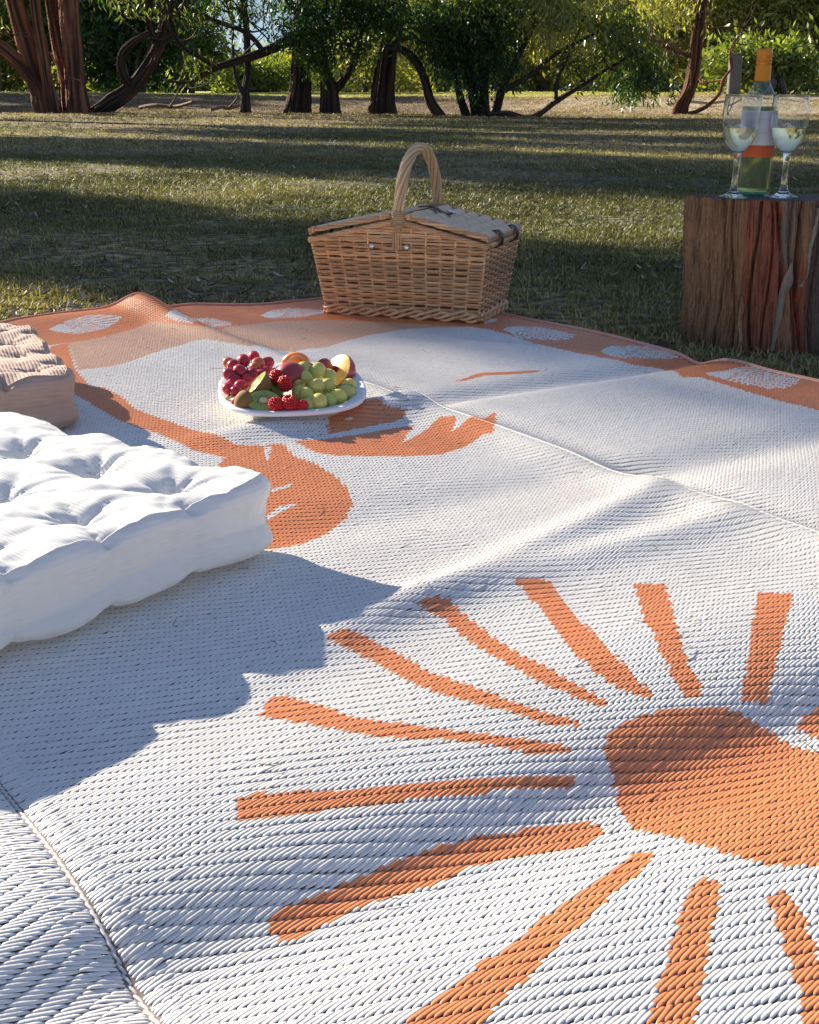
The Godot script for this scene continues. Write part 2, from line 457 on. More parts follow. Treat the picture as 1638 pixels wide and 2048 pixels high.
func build_mat() -> void:
	var t := thing("picnic_mat", "large woven plastic picnic mat with orange sun and leaf pattern on white", "picnic mat")
	var base := Shape.new()
	var nu := 190
	var nv := 150
	for i in nu + 1:
		for j in nv + 1:
			var v := lerpf(-0.3, 1.885, float(j) / nv)
			var u := lerpf(mat_u_end(v), -0.1, float(i) / nu)
			base.point(mat_world(u, v, -0.0012))
	for i in nu:
		for j in nv:
			var a := i * (nv + 1) + j
			base.quad(a, a + 1, a + nv + 2, a + nv + 1)
	part("backing", base.made(), paint(Color(0.20, 0.135, 0.115), 0.7), t)
	# one float of straw: a flat half round that dips under its neighbours at both ends; its middle and its two ends can differ in colour
	var bits := []
	for span in [[-0.36, 0.36, 4], [0.36, 1.0, 5]]:
		var fl := Shape.new()
		for k in span[2] + 1:
			var q := lerpf(span[0], span[1], float(k) / span[2])
			var w := 0.00175 * (1.0 - 0.64 * pow(absf(q), 4.2))
			var y := 0.0003 - 0.0019 * pow(absf(q), 5.0)
			for j in 5:
				var a := PI * j / 4.0
				fl.point(Vector3(cos(a) * w, y + sin(a) * 0.00068 - 0.0003, -q * 0.0122))
		for k in span[2]:
			for j in 4:
				var a: int = k * 5 + j
				fl.quad(a, a + 1, a + 6, a + 5)
		bits.append(fl.made())
	var shapes := []
	for key in ORANGE:
		var p := poly(ORANGE[key])
		shapes.append([p, box_of(p).grow(0.01), 1])
	var inner := poly(INNER)
	var peach := poly(PEACH)
	var whites := []
	for key in WHITE:
		var p := poly(WHITE[key])
		var b := box_of(p)
		whites.append([p, b.grow(0.01), key.begins_with("L") or key == "R1" or key == "R2" or key == "R3", b])
	var where := [[], []]
	var tints := [[], []]
	for pass_ in 2:
		# the twill leans one way on this panel and the other way beyond the near seam
		var row := deg_to_rad(14.0 if pass_ == 0 else 53.6)
		var lean := deg_to_rad(48.0 if pass_ == 0 else 19.6)
		var e1 := Vector2(cos(row), sin(row)) * 0.0056
		var e2 := Vector2(cos(lean), sin(lean)) * 0.0216
		var inv := Transform2D(e1, e2, Vector2.ZERO).affine_inverse()
		var lo := Vector2(INF, INF)
		var hi := -lo
		for cu in [-3.0, -0.1]:
			for cv in ([0.23, 1.89] if pass_ == 0 else [-0.3, 0.23]):
				var q: Vector2 = inv * Vector2(MAT_U.x * cu + MAT_V.x * cv, MAT_U.y * cu + MAT_V.y * cv)
				lo = lo.min(q)
				hi = hi.max(q)
		var side2 := Vector2(e2.y, -e2.x).normalized()
		for i in range(int(lo.x) - 1, int(hi.x) + 2):
			for j in range(int(lo.y) - 1, int(hi.y) + 2):
				var g := e1 * i + e2 * j
				var q := mat_uv(g.x, g.y)
				if q.y > 1.885 or q.y < -0.3 or q.x > -0.1 or q.x < -3.0:
					continue
				if (q.y > 0.216 if pass_ == 0 else q.y < 0.244) == false or q.x < mat_u_end(q.y) + 0.008:
					continue
				var dir := e2.normalized()
				# straws end at the stitched seam instead of crossing it
				var reach := mat_uv(dir.x, dir.y).y * 0.0122
				var lo_v := maxf(q.y - absf(reach), 0.2312 if pass_ == 0 else -1.0)
				var hi_v := minf(q.y + absf(reach), 2.0 if pass_ == 0 else 0.2288)
				var share := (hi_v - lo_v) / (2.0 * absf(reach))
				if share < 0.07:
					continue
				if share < 0.999:
					g += dir * ((lo_v + hi_v) / 2.0 - q.y) / mat_uv(dir.x, dir.y).y
					q = mat_uv(g.x, g.y)
				var h := mat_height(q.x, q.y)
				var qa := mat_uv(g.x + dir.x * 0.011, g.y + dir.y * 0.011)
				var qb := mat_uv(g.x - dir.x * 0.011, g.y - dir.y * 0.011)
				var qc := mat_uv(g.x + side2.x * 0.005, g.y + side2.y * 0.005)
				var tz := Vector3(dir.x, (mat_height(qa.x, qa.y) - mat_height(qb.x, qb.y)) / 0.022, -dir.y)
				var tx := Vector3(side2.x, (mat_height(qc.x, qc.y) - h) / 0.005, -side2.y)
				tz = tz.normalized()
				var ty := tx.cross(-tz).normalized()
				if ty.y < 0:
					ty = -ty
				tx = ty.cross(-tz)
				var jig := rng.randfn(0.0, 0.03) + 0.12 * noise_b.get_noise_2d(g.x * 400.0, g.y * 400.0)
				tx = tx.rotated(ty, jig)
				tz = tz.rotated(ty, jig)
				var lift := rng.randfn(0.0, 0.00007) + (0.0004 if rng.randf() < 0.004 else 0.0)
				var home := Vector3(g.x, h + lift, -g.y)
				var k := rng.randf_range(0.91, 1.04) * (1.0 + 0.10 * noise_a.get_noise_2d(g.x * 160.0, g.y * 160.0))
				for bit in [0, 1, -1]:
					var at := mat_uv(g.x + dir.x * bit * 0.0081 * share, g.y + dir.y * bit * 0.0081 * share)
					var col := straw_colour(at, shapes, whites, inner, peach, (i + j) % 2 == 0)
					var turn := Basis(tx, ty, -tz * share) if bit >= 0 else Basis(-tx, ty, tz * share)
					where[absi(bit)].append(Transform3D(turn, home))
					tints[absi(bit)].append(Color(col.r * k, col.g * k, col.b * k))
	var straw := tinted(0.40)
	straw.metallic_specular = 0.6
	for n in 2:
		scatter("straw_weave", bits[n], straw, where[n], tints[n], t)
	# bound edges and the stitched fold seams
	var bind := tinted(0.6)
	var edge := Shape.new()
	var line := []
	for k in 121:
		var v := lerpf(1.888, -0.3, k / 120.0)
		line.append(mat_world(mat_u_end(v), v, 0.0005))
	edge.tube(line, [0.0045], 6, Color(0.62, 0.27, 0.19))
	line = []
	for k in 141:
		line.append(mat_world(lerpf(-2.85, -0.1, k / 140.0), 1.888, 0.0005))
	edge.tube(line, [0.0045], 6, Color(0.72, 0.36, 0.27))
	part("bound_edge", edge.made(), bind, t)
	for s in [[0.23, -1.3, -0.1, 0.0003, 0.0027], [1.192, -1.95, -0.1, 0.0006, 0.0022]]:
		var seam := Shape.new()
		var n := int((s[2] - s[1]) / 0.003)
		var a := []
		var b := []
		for k in n + 1:
			var u: float = lerpf(s[1], s[2], float(k) / n)
			a.append(mat_world(u, s[0] + 0.0009 * sin(k * 1.1), s[3] + 0.0008 * cos(k * 1.1)))
			b.append(mat_world(u, s[0] - 0.0009 * sin(k * 1.1), s[3] - 0.0008 * cos(k * 1.1)))
		var hue := []
		for k in n + 1:
			hue.append(straw_colour(Vector2(lerpf(s[1], s[2], float(k) / n), s[0]), shapes, whites, inner, peach, k % 2 == 0) * 0.88)
		seam.tube(a, [s[4] * 0.5], 5, hue)
		seam.tube(b, [s[4] * 0.5], 5, hue)
		part("fold_seam", seam.made(), bind, t)


func straw_colour(q: Vector2, shapes: Array, whites: Array, inner: PackedVector2Array, peach: PackedVector2Array, even: bool) -> Color:
	# which colour of straw comes to the top at this spot of the mat
	var kind := 0
	if not Geometry2D.is_point_in_polygon(q, inner):
		kind = 1
	for s in shapes:
		if s[1].has_point(q) and Geometry2D.is_point_in_polygon(q, s[0]):
			kind = 1
	if q.x < -1.9 and Geometry2D.is_point_in_polygon(q, peach):
		kind = 2
	for s in whites:
		if s[1].has_point(q) and Geometry2D.is_point_in_polygon(q, s[0]):
			kind = 0
			if s[2]:
				# veins of orange fan out from the leaf's foot
				var w: Vector2 = q - s[0][0]
				if w.length() > 0.05 and absf(fposmod(w.angle() * 8.0, 1.0) - 0.5) < 0.15:
					kind = 1
	if kind == 2 and even:
		return Color(0.66, 0.45, 0.32)
	return [Color(0.73, 0.715, 0.685), Color(0.70, 0.245, 0.088), Color(0.63, 0.37, 0.24)][kind]


# ---------------------------------------------------------------- tufted floor cushions

func cushion(called: String, label: String, corner: Vector2, along: Vector2, away: Vector2, length: float, depth: float, height: float, tufts: Array, cloth: Material, rib: float, puff: float, phase: float, pull := 0.36) -> void:
	# corner: the bottom corner on the ground (x, distance); along and away: its two edge directions
	var t := thing(called, label, "cushion")
	var s := Shape.new()
	var n := 120
	var m := 34
	var sides := [[Vector3(1, 0, 0), Vector3(0, 1, 0), Vector3(0, 0, 1)], [Vector3(1, 0, 0), Vector3(0, -1, 0), Vector3(0, 0, -1)], [Vector3(1, 0, 0), Vector3(0, 0, -1), Vector3(0, 1, 0)], [Vector3(1, 0, 0), Vector3(0, 0, 1), Vector3(0, -1, 0)], [Vector3(0, 0, 1), Vector3(-1, 0, 0), Vector3(0, -1, 0)], [Vector3(0, 0, 1), Vector3(1, 0, 0), Vector3(0, 1, 0)]]
	var ground := mat_at(corner.x + along.x * length / 2 + away.x * depth / 2, corner.y + along.y * length / 2 + away.y * depth / 2).y
	for f in sides:
		# each face of a cube, as a grid of a x b steps
		var ca: int = n
		var cb: int = n if absf(f[1].y) > 0.5 else m
		var first := s.v.size()
		for i in ca + 1:
			for j in cb + 1:
				var p: Vector3 = f[1] + f[0] * (2.0 * i / ca - 1.0) + f[2] * (2.0 * j / cb - 1.0)
				var big := maxf(absf(p.x), maxf(absf(p.y), absf(p.z)))
				var r := pow(pow(absf(p.x), 11.0) + pow(absf(p.y), 5.0) * 0.55 + pow(absf(p.z), 11.0), 1.0 / 11.0)
				var q := p * (big / r)
				q.x = clampf(q.x, -1, 1)
				q.z = clampf(q.z, -1, 1)
				var x := q.x * length / 2
				var z := q.z * depth / 2
				var y := q.y * height / 2
				var cap := smoothstep(0.55, 0.97, absf(p.y))
				# pull of the tufts, with creases running out from each
				var dent := 0.0
				for k in tufts.size():
					var d := Vector2(x - tufts[k].x, z - tufts[k].y)
					var rr := d.length()
					if rr > 0.22:
						continue
					var a := d.angle()
					var fold := pow(absf(sin(a * 4.0 + phase + k * 1.7 + sin(a * 2.0 + k) * 0.6)), 0.6)
					dent += exp(-rr / 0.024) * 0.75 + exp(-rr / 0.05) * 0.26 * (1.0 - fold) + exp(-rr / 0.06) * 0.15
				y += signf(q.y) * cap * (puff - dent * height * pull)
				# the top and bottom lips are gathered at intervals
				var rim := smoothstep(0.80, 0.98, maxf(absf(q.x), absf(q.z)))
				var run := (x if absf(p.z) > absf(p.x) else z) / 0.135 + phase
				var pinch := pow(absf(sin(run * PI + sin(run * 2.3) * 0.5)), 0.45)
				var roll_top := bump(q.y - 0.70, 0.30)
				var roll_low := bump(q.y + 0.66, 0.30)
				var waist := bump(q.y + 0.20 + 0.16 * sin(run * 1.7), 0.10)
				var out := rim * (0.008 * roll_top * pinch + 0.008 * roll_low * pinch - 0.004 * waist - 0.005 * (1.0 - pinch) + noise_a.get_noise_3d(x * 700, y * 900, z * 700) * 0.005 + noise_b.get_noise_3d(x * 2600, y * 500, z * 2600) * 0.0016)
				y -= signf(q.y) * cap * rim * (0.004 + 0.009 * (1.0 - pinch))
				y += rim * 0.010 * bump(q.y - 0.86, 0.22) * (pinch - 0.6)
				var push := Vector2(x / length, z / depth)
				push = Vector2(signf(push.x) * smoothstep(0.36, 0.5, absf(push.x)), signf(push.y) * smoothstep(0.36, 0.5, absf(push.y)))
				if push.length() > 0.01:
					push = push.normalized()
					x += push.x * out
					z += push.y * out
				var bow := 1.0 - 0.035 * (1.0 - q.z * q.z) * absf(q.x)
				x *= bow
				y += noise_b.get_noise_3d(x * 420 + phase * 100, y * 100, z * 420) * 0.006 + noise_a.get_noise_3d(x * 1300, y * 300, z * 1300) * 0.0010
				if y < -height / 2:
					y = lerpf(y, -height / 2, 0.9)
				var side_x := along * (x + length / 2) + away * (z + depth / 2)
				var uv := Vector2(x / rib, z / rib) if absf(f[1].y) > 0.5 else Vector2(y / rib * 0.8, (x + z) / rib)
				s.point(Vector3(corner.x + side_x.x, ground + height / 2 + y, -(corner.y + side_x.y)), uv)
		for i in ca:
			for j in cb:
				var a := first + i * (cb + 1) + j
				s.quad(a, a + cb + 1, a + cb + 2, a + 1)
	# keep the outside outside
	var vol := 0.0
	for i in range(0, s.ix.size(), 3):
		vol += s.v[s.ix[i]].dot(s.v[s.ix[i + 1]].cross(s.v[s.ix[i + 2]]))
	if vol < 0.0:
		for i in range(0, s.ix.size(), 3):
			var k := s.ix[i]
			s.ix[i] = s.ix[i + 1]
			s.ix[i + 1] = k
	part("cover", s.made(0.0004), cloth, t)
	# piped seam round the top, and the stitched tufts
	var seam := paint(cloth.albedo_color.srgb_to_linear() * 0.92, 0.8)
	var ring := []
	for i in n:
		ring.append(s.v[i * (n + 1)])
	for j in n:
		ring.append(s.v[n * (n + 1) + j])
	for i in n:
		ring.append(s.v[(n - i) * (n + 1) + n])
	for j in n + 1:
		ring.append(s.v[n - j])
	var pipe := Shape.new()
	pipe.tube(ring, [0.0010], 6, Color.WHITE, false)
	part("piping", pipe.made(), seam, t)
	for k in tufts:
		var i := int(roundf((k.x / length + 0.5) * n))
		var j := int(roundf((k.y / depth + 0.5) * n))
		var knot := Shape.new()
		var c: Vector3 = s.v[clampi(i, 0, n) * (n + 1) + clampi(j, 0, n)]
		for q in 3:
			knot.tube([c + Vector3(0, -0.001, 0), c + Vector3(rng.randfn(0, 0.003), 0.0025, rng.randfn(0, 0.003)), c + Vector3(rng.randfn(0, 0.006), 0.002, rng.randfn(0, 0.006))], [0.0008], 5)
		part("tuft", knot.made(), seam, t)


func build_bits() -> void:
	# wisps of dry grass blown onto the mat
	var s := Shape.new()
	for k in 70:
		var u := rng.randf_range(-2.7, -0.4)
		var v := rng.randf_range(0.3, 1.85)
		var p := mat_world(u, v, 0.0035)
		var a := rng.randf() * TAU
		var l := rng.randf_range(0.004, 0.016)
		var dir := Vector3(cos(a), 0, sin(a)) * l
		s.tube([p - dir, p + Vector3(rng.randfn(0, 0.002), 0.0012, rng.randfn(0, 0.002)), p + dir], [0.0004], 4, Color(0.20, 0.16, 0.08) * rng.randf_range(0.5, 1.3))
	var o := part("dry_grass_bits", s.made(), tinted(0.8))
	o.set_meta("kind", "stuff")
	tag(o, "tiny wisps of dry grass blown onto the mat", "grass")


func rib_cloth(lin: Color, cm: float) -> StandardMaterial3D:
	var m := paint(lin, 0.9)
	m.rim_enabled = true
	m.rim = 0.35
	m.rim_tint = 0.4
	var im := Image.create(64, 64, false, Image.FORMAT_RGB8)
	var n := FastNoiseLite.new()
	n.frequency = 0.09
	for x in 64:
		for y in 64:
			var r := 0.5 + 0.5 * sin(TAU * x / 64.0)
			var k := pow(r, 0.5) * 0.85 + 0.15 * (0.5 + 0.5 * n.get_noise_2d(x * 3.0, y))
			im.set_pixel(x, y, Color(k, k, k))
	m.heightmap_enabled = true
	m.heightmap_texture = ImageTexture.create_from_image(im)
	m.heightmap_scale = cm
	return m


func build_cushions() -> void:
	var white := rib_cloth(Color(0.76, 0.78, 0.79), 0.05)
	white.backlight_enabled = true
	white.backlight = Color(0.7, 0.7, 0.7)
	var dots := []
	for p in [[0.225, 0.07], [0.10, 0.012], [0.223, -0.03], [0.08, 0.19], [0.075, 0.11], [0.20, 0.22]]:
		dots.append(Vector2(p[0] - 0.29, p[1] - 0.27))
	dots = []
	for i in 4:
		for j in 4:
			dots.append(Vector2(-0.29 + 0.092 + i * 0.132, -0.27 + 0.075 + j * 0.13))
	cushion("floor_cushion", "white ribbed tufted floor cushion in front, nearest to the camera", Vector2(-0.137, 1.410), Vector2(-0.6, -0.8), Vector2(-0.8, 0.6), 0.60, 0.55, 0.091, dots, white, 0.0042, 0.007, 0.3, 0.42)
	var beige := rib_cloth(Color(0.45, 0.325, 0.265), 0.09)
	dots = []
	for i in 4:
		for j in 4:
			dots.append(Vector2(-0.26 + 0.06 + i * 0.13, -0.26 + 0.065 + j * 0.13))
	cushion("floor_cushion", "beige corduroy tufted floor cushion behind the white one", Vector2(-0.500, 1.945), Vector2(-0.917, -0.4), Vector2(-0.4, 0.917), 0.52, 0.52, 0.090, dots, beige, 0.0056, 0.006, 1.1, 0.22)


# ---------------------------------------------------------------- wicker picnic basket

func withy(s: Shape, a: Vector3, b: Vector3, out: Vector3, waves: float, phase: float, amp: float, r: float, tint: Color, segs: int) -> void:
	var pts := []
	var rads := []
	var sag := rng.randf_range(-0.0012, 0.0012)
	for k in segs + 1:
		var q := float(k) / segs
		pts.append(a.lerp(b, q) + out * amp * sin(PI * waves * q + phase) + Vector3.UP * sag * sin(PI * q * 2.0))
		rads.append(r * (1.0 + 0.12 * sin(q * 9.0 + phase * 3.0)))
	s.tube(pts, rads, 6, tint)


func wicker_tint() -> Color:
	var k := rng.randf_range(0.72, 1.25)
	var w := rng.randf()
	return Color(0.68, 0.385, 0.195).lerp(Color(0.74, 0.48, 0.28), w) * k


func build_basket() -> void:
	var at := mat_at(0.017, 3.095)
	var t := thing("picnic_basket", "wicker picnic basket with arched handle and sloping lids at the mat's far corner", "basket", Vector3(at.x, at.y + 0.004, at.z))
	t.rotation.y = deg_to_rad(-20.0)
	var m := tinted(0.5)
	m.metallic_specular = 0.4
	grain(m, 0.06, Vector3(30, 30, 30), 0.02)
	var wb := 0.185
	var db := 0.105
	var wt := 0.209
	var dt := 0.135
	var hs := 0.168
	var hr := 0.217
	# walls: [bottom left, bottom right, top left, top right, outward, stakes]
	var walls := [
		["front_weave", Vector3(-wb, 0, db), Vector3(wb, 0, db), Vector3(-wt, hs, dt), Vector3(wt, hs, dt), Vector3(0, -0.1, 1), 12, 25],
		["end_weave", Vector3(wb, 0, db), Vector3(wb, 0, -db), Vector3(wt, hs, dt), Vector3(wt, hs, -dt), Vector3(1, -0.1, 0), 9, 26],
		["back_weave", Vector3(wb, 0, -db), Vector3(-wb, 0, -db), Vector3(wt, hs, -dt), Vector3(-wt, hs, -dt), Vector3(0, -0.1, -1), 12, 25],
		["end_weave", Vector3(-wb, 0, -db), Vector3(-wb, 0, db), Vector3(-wt, hs, -dt), Vector3(-wt, hs, dt), Vector3(-1, -0.1, 0), 9, 26],
	]
	for w in walls:
		var s := Shape.new()
		var stakes: int = w[6]
		var rows: int = w[7]
		var out: Vector3 = w[5]
		for r in rows:
			var q := (r + 0.5) / rows
			var a: Vector3 = w[1].lerp(w[3], q)
			var b: Vector3 = w[2].lerp(w[4], q)
			var lift := Vector3.UP * rng.randfn(0, 0.0006)
			withy(s, a + lift, b + lift, out, stakes, PI * (r % 2), 0.0040, 0.0034 if stakes == 12 else 0.0032, wicker_tint(), stakes * 5)
			# the cut butts of the withies show at the corners
			s.ball(a + lift + out * 0.001, Vector3.ONE * 0.0036, 6, 4, wicker_tint())
		part(w[0], s.made(), m, t)
		var st := Shape.new()
		for k in stakes + 1:
			var q := float(k) / stakes
			var top: Vector3 = w[3].lerp(w[4], q)
			if stakes == 12:
				top.y = maxf(hs, lerpf(hr, hs, absf(top.x) / wt)) - 0.006
			st.tube([w[1].lerp(w[2], q), w[3].lerp(w[4], q), top], [0.0024], 6, wicker_tint())
		part("stakes", st.made(), m, t)
		# the foot: three withies plaited round the bottom
		var foot := Shape.new()
		for k in 4:
			var lo: Vector3 = w[1].lerp(w[3], 0.012 + 0.03 * k) + out * 0.005
			var hi: Vector3 = w[2].lerp(w[4], 0.012 + 0.03 * k) + out * 0.005
			var pts := []
			for i in 61:
				var q := i / 60.0
				pts.append(lo.lerp(hi, q) + out * 0.0032 * cos(q * 38.0 + k * 1.6) + Vector3.UP * 0.0042 * sin(q * 38.0 + k * 1.6))
			foot.tube(pts, [0.0036], 6, wicker_tint())
		part("foot_border", foot.made(), m, t)
	# gables at front and back, woven more openly
	for z in [1.0, -1.0]:
		var s := Shape.new()
		for r in 8:
			var y := hs + 0.004 + r * 0.0062
			var reach := wt * (hr - y) / (hr - hs) * 0.985
			if reach < 0.02:
				continue
			withy(s, Vector3(-reach, y, z * dt), Vector3(reach, y, z * dt), Vector3(0, 0, z), maxf(2.0, roundf(12.0 * reach / wt)), PI * (r % 2), 0.0036, 0.0032, wicker_tint(), 40)
		for x in [-0.006, 0.0, 0.006, 0.012]:
			s.tube([Vector3(x, hs - 0.012, z * (dt + 0.004)), Vector3(x, hs + 0.026, z * (dt + 0.0045))], [0.0024], 6, wicker_tint())
		part("gable_weave", s.made(), m, t)
		var rim := Shape.new()
		for side in [-1.0, 1.0]:
			for k in 4:
				var pts := []
				for i in 41:
					var q := i / 40.0
					pts.append(Vector3(side * lerpf(0.0, wt + 0.006, q), lerpf(hr + 0.002, hs + 0.001, q) + 0.0035 * sin(q * 16.0 + k * PI / 2), z * (dt + 0.002 + 0.0035 * cos(q * 16.0 + k * PI / 2))))
				rim.tube(pts, [0.0034], 6, wicker_tint())
		part("gable_border", rim.made(), m, t)
	for side in [-1.0, 1.0]:
		var rim := Shape.new()
		for k in 4:
			var pts := []
			for i in 41:
				var q := i / 40.0
				pts.append(Vector3(side * (wt + 0.003 + 0.0035 * cos(q * 20.0 + k * PI / 2)), hs + 0.002 + 0.0035 * sin(q * 20.0 + k * PI / 2), lerpf(-dt, dt, q)))
			rim.tube(pts, [0.0034], 6, wicker_tint())
		part("end_border", rim.made(), m, t)
	# two lids hinged at the ridge: padded ribs of fine weave in a stick frame
	var pale := tinted(0.62)
	for side in [-1.0, 1.0]:
		var raise := 0.012 if side > 0 else 0.015
		var hinge := Vector3(side * 0.014, hr + 0.010, 0)
		var eave := Vector3(side * (wt + 0.004), hs + raise + 0.004, 0)
		var run := (eave - hinge).normalized()
		var up := run.cross(Vector3.BACK) if side < 0 else Vector3.BACK.cross(run)
		if up.y < 0:
			up = -up
		var s := Shape.new()
		var fine := 86
		for k in fine:
			var z := lerpf(-dt + 0.006, dt - 0.006, (k + 0.5) / fine)
			var pts := []
			for i in 49:
				var q := i / 48.0
				pts.append(hinge.lerp(eave, q) + Vector3(0, 0, z + rng.randfn(0, 0.00015)) + up * (0.0088 * pow(absf(sin(PI * 6.0 * q)), 0.8) + 0.0008 * (k % 2)))
			var c := Color(0.84, 0.66, 0.45) * rng.randf_range(0.78, 1.1)
			s.tube(pts, [0.0018], 6, c, false)
		part("lid_weave", s.made(), pale, t)
		var fr := Shape.new()
		for z in [-dt, dt]:
			for k in 3:
				var pts := []
				for i in 31:
					var q := i / 30.0
					pts.append(hinge.lerp(eave, q) + Vector3(0, 0, z) + up * (0.004 + 0.0036 * sin(q * 11.0 + k * 2.1)) + Vector3(0, 0, 0.0036 * cos(q * 11.0 + k * 2.1)))
				fr.tube(pts, [0.0033], 6, wicker_tint())
			for q in [0.06, 0.93]:
				for k in 4:
					fr.ball(hinge.lerp(eave, q + k * 0.016) + Vector3(0, 0, z) + up * 0.004, Vector3(0.0024, 0.0082, 0.0086), 10, 6, wicker_tint())
		for k in 3:
			fr.tube([eave + Vector3(0, 0, -dt) + up * 0.003 * (k - 1), eave + Vector3(0.001 * side, 0, 0) + up * (0.003 * (k - 1) + 0.001), eave + Vector3(0, 0, dt) + up * 0.003 * (k - 1)], [0.0034], 6, wicker_tint())
		part("lid_frame", fr.made(), m, t)
		var leather := paint(Color(0.035, 0.018, 0.013), 0.45)
		grain(leather, 0.05, Vector3(40, 40, 40), 0.015)
		if side > 0:
			# closing strap with its buckle, and two loops at the eave
			var strap := Shape.new()
			var n := 20
			for i in n + 1:
				var q := lerpf(-0.06, 0.34, float(i) / n)
				var p := hinge.lerp(eave, q) + up * (0.0125 + 0.004 * sin(q * 18.0)) + Vector3(0, 0, -0.008)
				for z in [-0.0105, 0.0105]:
					strap.point(p + Vector3(0, 0, z) + up * 0.0025)
				for z in [0.0105, -0.0105]:
					strap.point(p + Vector3(0, 0, z))
			for i in n:
				for j in 4:
					strap.quad(i * 4 + j, i * 4 + (j + 1) % 4, i * 4 + 4 + (j + 1) % 4, i * 4 + 4 + j)
			part("closing_strap", strap.made(0.0, true), leather, t)
			var buckle := Shape.new()
			var bc := hinge.lerp(eave, 0.335) + up * 0.017 + Vector3(0, 0, -0.008)
			buckle.slab(Vector3(0.024, 0.004, 0.017), Transform3D(Basis(run, up, run.cross(up)), bc), Color.WHITE, 0.0015)
			part("buckle", buckle.made(0.0, true), paint(Color(0.62, 0.63, 0.65), 0.22, 1.0), t)
		for z in [0.055, -0.07]:
			var loop := Shape.new()
			var c := eave + Vector3(-side * 0.004, -0.004, z)
			for i in 25:
				var a := TAU * i / 24.0
				var p := c + Vector3(cos(a) * 0.0145 * side, sin(a) * 0.0175, 0)
				var q := c + Vector3(cos(a) * 0.0168 * side, sin(a) * 0.0198, 0)
				for e in [p + Vector3(0, 0, -0.009), p + Vector3(0, 0, 0.009), q + Vector3(0, 0, 0.009), q + Vector3(0, 0, -0.009)]:
					loop.point(e)
			for i in 24:
				for j in 4:
					loop.quad(i * 4 + j, i * 4 + (j + 1) % 4, i * 4 + 4 + (j + 1) % 4, i * 4 + 4 + j)
			part("leather_loop", loop.made(0.0, true), leather, t)
	# the arched handle: canes twisted together, bound where it meets the gables
	var hd := Shape.new()
	var spine := []
	var turns := []
	for i in 97:
		var q := i / 96.0
		var a := lerpf(0.0, PI, q)
		var y := hr - 0.012 + 0.166 * pow(maxf(0.0, sin(clampf(a, 0, PI))), 0.72)
		spine.append(Vector3(0.006, y, (dt + 0.001) * cos(clampf(a, 0.0, PI)) * (1.0 - 0.10 * sin(clampf(a, 0, PI)))))
	spine = smooth_path(spine, 1)
	for k in 7:
		var pts := []
		for i in spine.size():
			var dir: Vector3 = (spine[mini(i + 1, spine.size() - 1)] - spine[maxi(i - 1, 0)]).normalized()
			var a := TAU * k / 7.0 + i * 0.105
			var b := Vector3.RIGHT
			var c := dir.cross(b).normalized()
			pts.append(spine[i] + (b * cos(a) + c * sin(a)) * 0.0094)
		hd.tube(pts, [0.0041], 7, Color(0.72, 0.48, 0.27) * rng.randf_range(0.82, 1.12))
	part("handle", hd.made(), m, t)
	for z in [1.0, -1.0]:
		var wr := Shape.new()
		for k in 7:
			var pts := []
			for i in 17:
				var a := TAU * i / 16.0
				pts.append(Vector3(0.006 + cos(a) * 0.0158, hr - 0.008 + k * 0.0046 + 0.001 * sin(a), z * (dt + 0.001 - k * 0.0004) + sin(a) * 0.0158))
			wr.tube(pts, [0.0026], 6, Color(0.50, 0.32, 0.175) * rng.randf_range(0.85, 1.1))
		for x in [-0.004, 0.001, 0.006]:
			wr.tube([Vector3(x - 0.004, hr + 0.006, z * (dt + 0.006)), Vector3(x, hr - 0.006, z * (dt + 0.012)), Vector3(x + 0.007, hr - 0.022, z * (dt + 0.008))], [0.0026], 6, Color(0.48, 0.31, 0.17))
		part("handle_binding", wr.made(), m, t)
	for x in [-0.058, 0.026]:
		var b := Shape.new()
		b.ball(Vector3(x, hs - 0.006, dt + 0.006), Vector3(0.0062, 0.0062, 0.004), 12, 8)
		part("bolt", b.made(), paint(Color(0.75, 0.76, 0.78), 0.12, 1.0), t)


# ---------------------------------------------------------------- plate and fruit

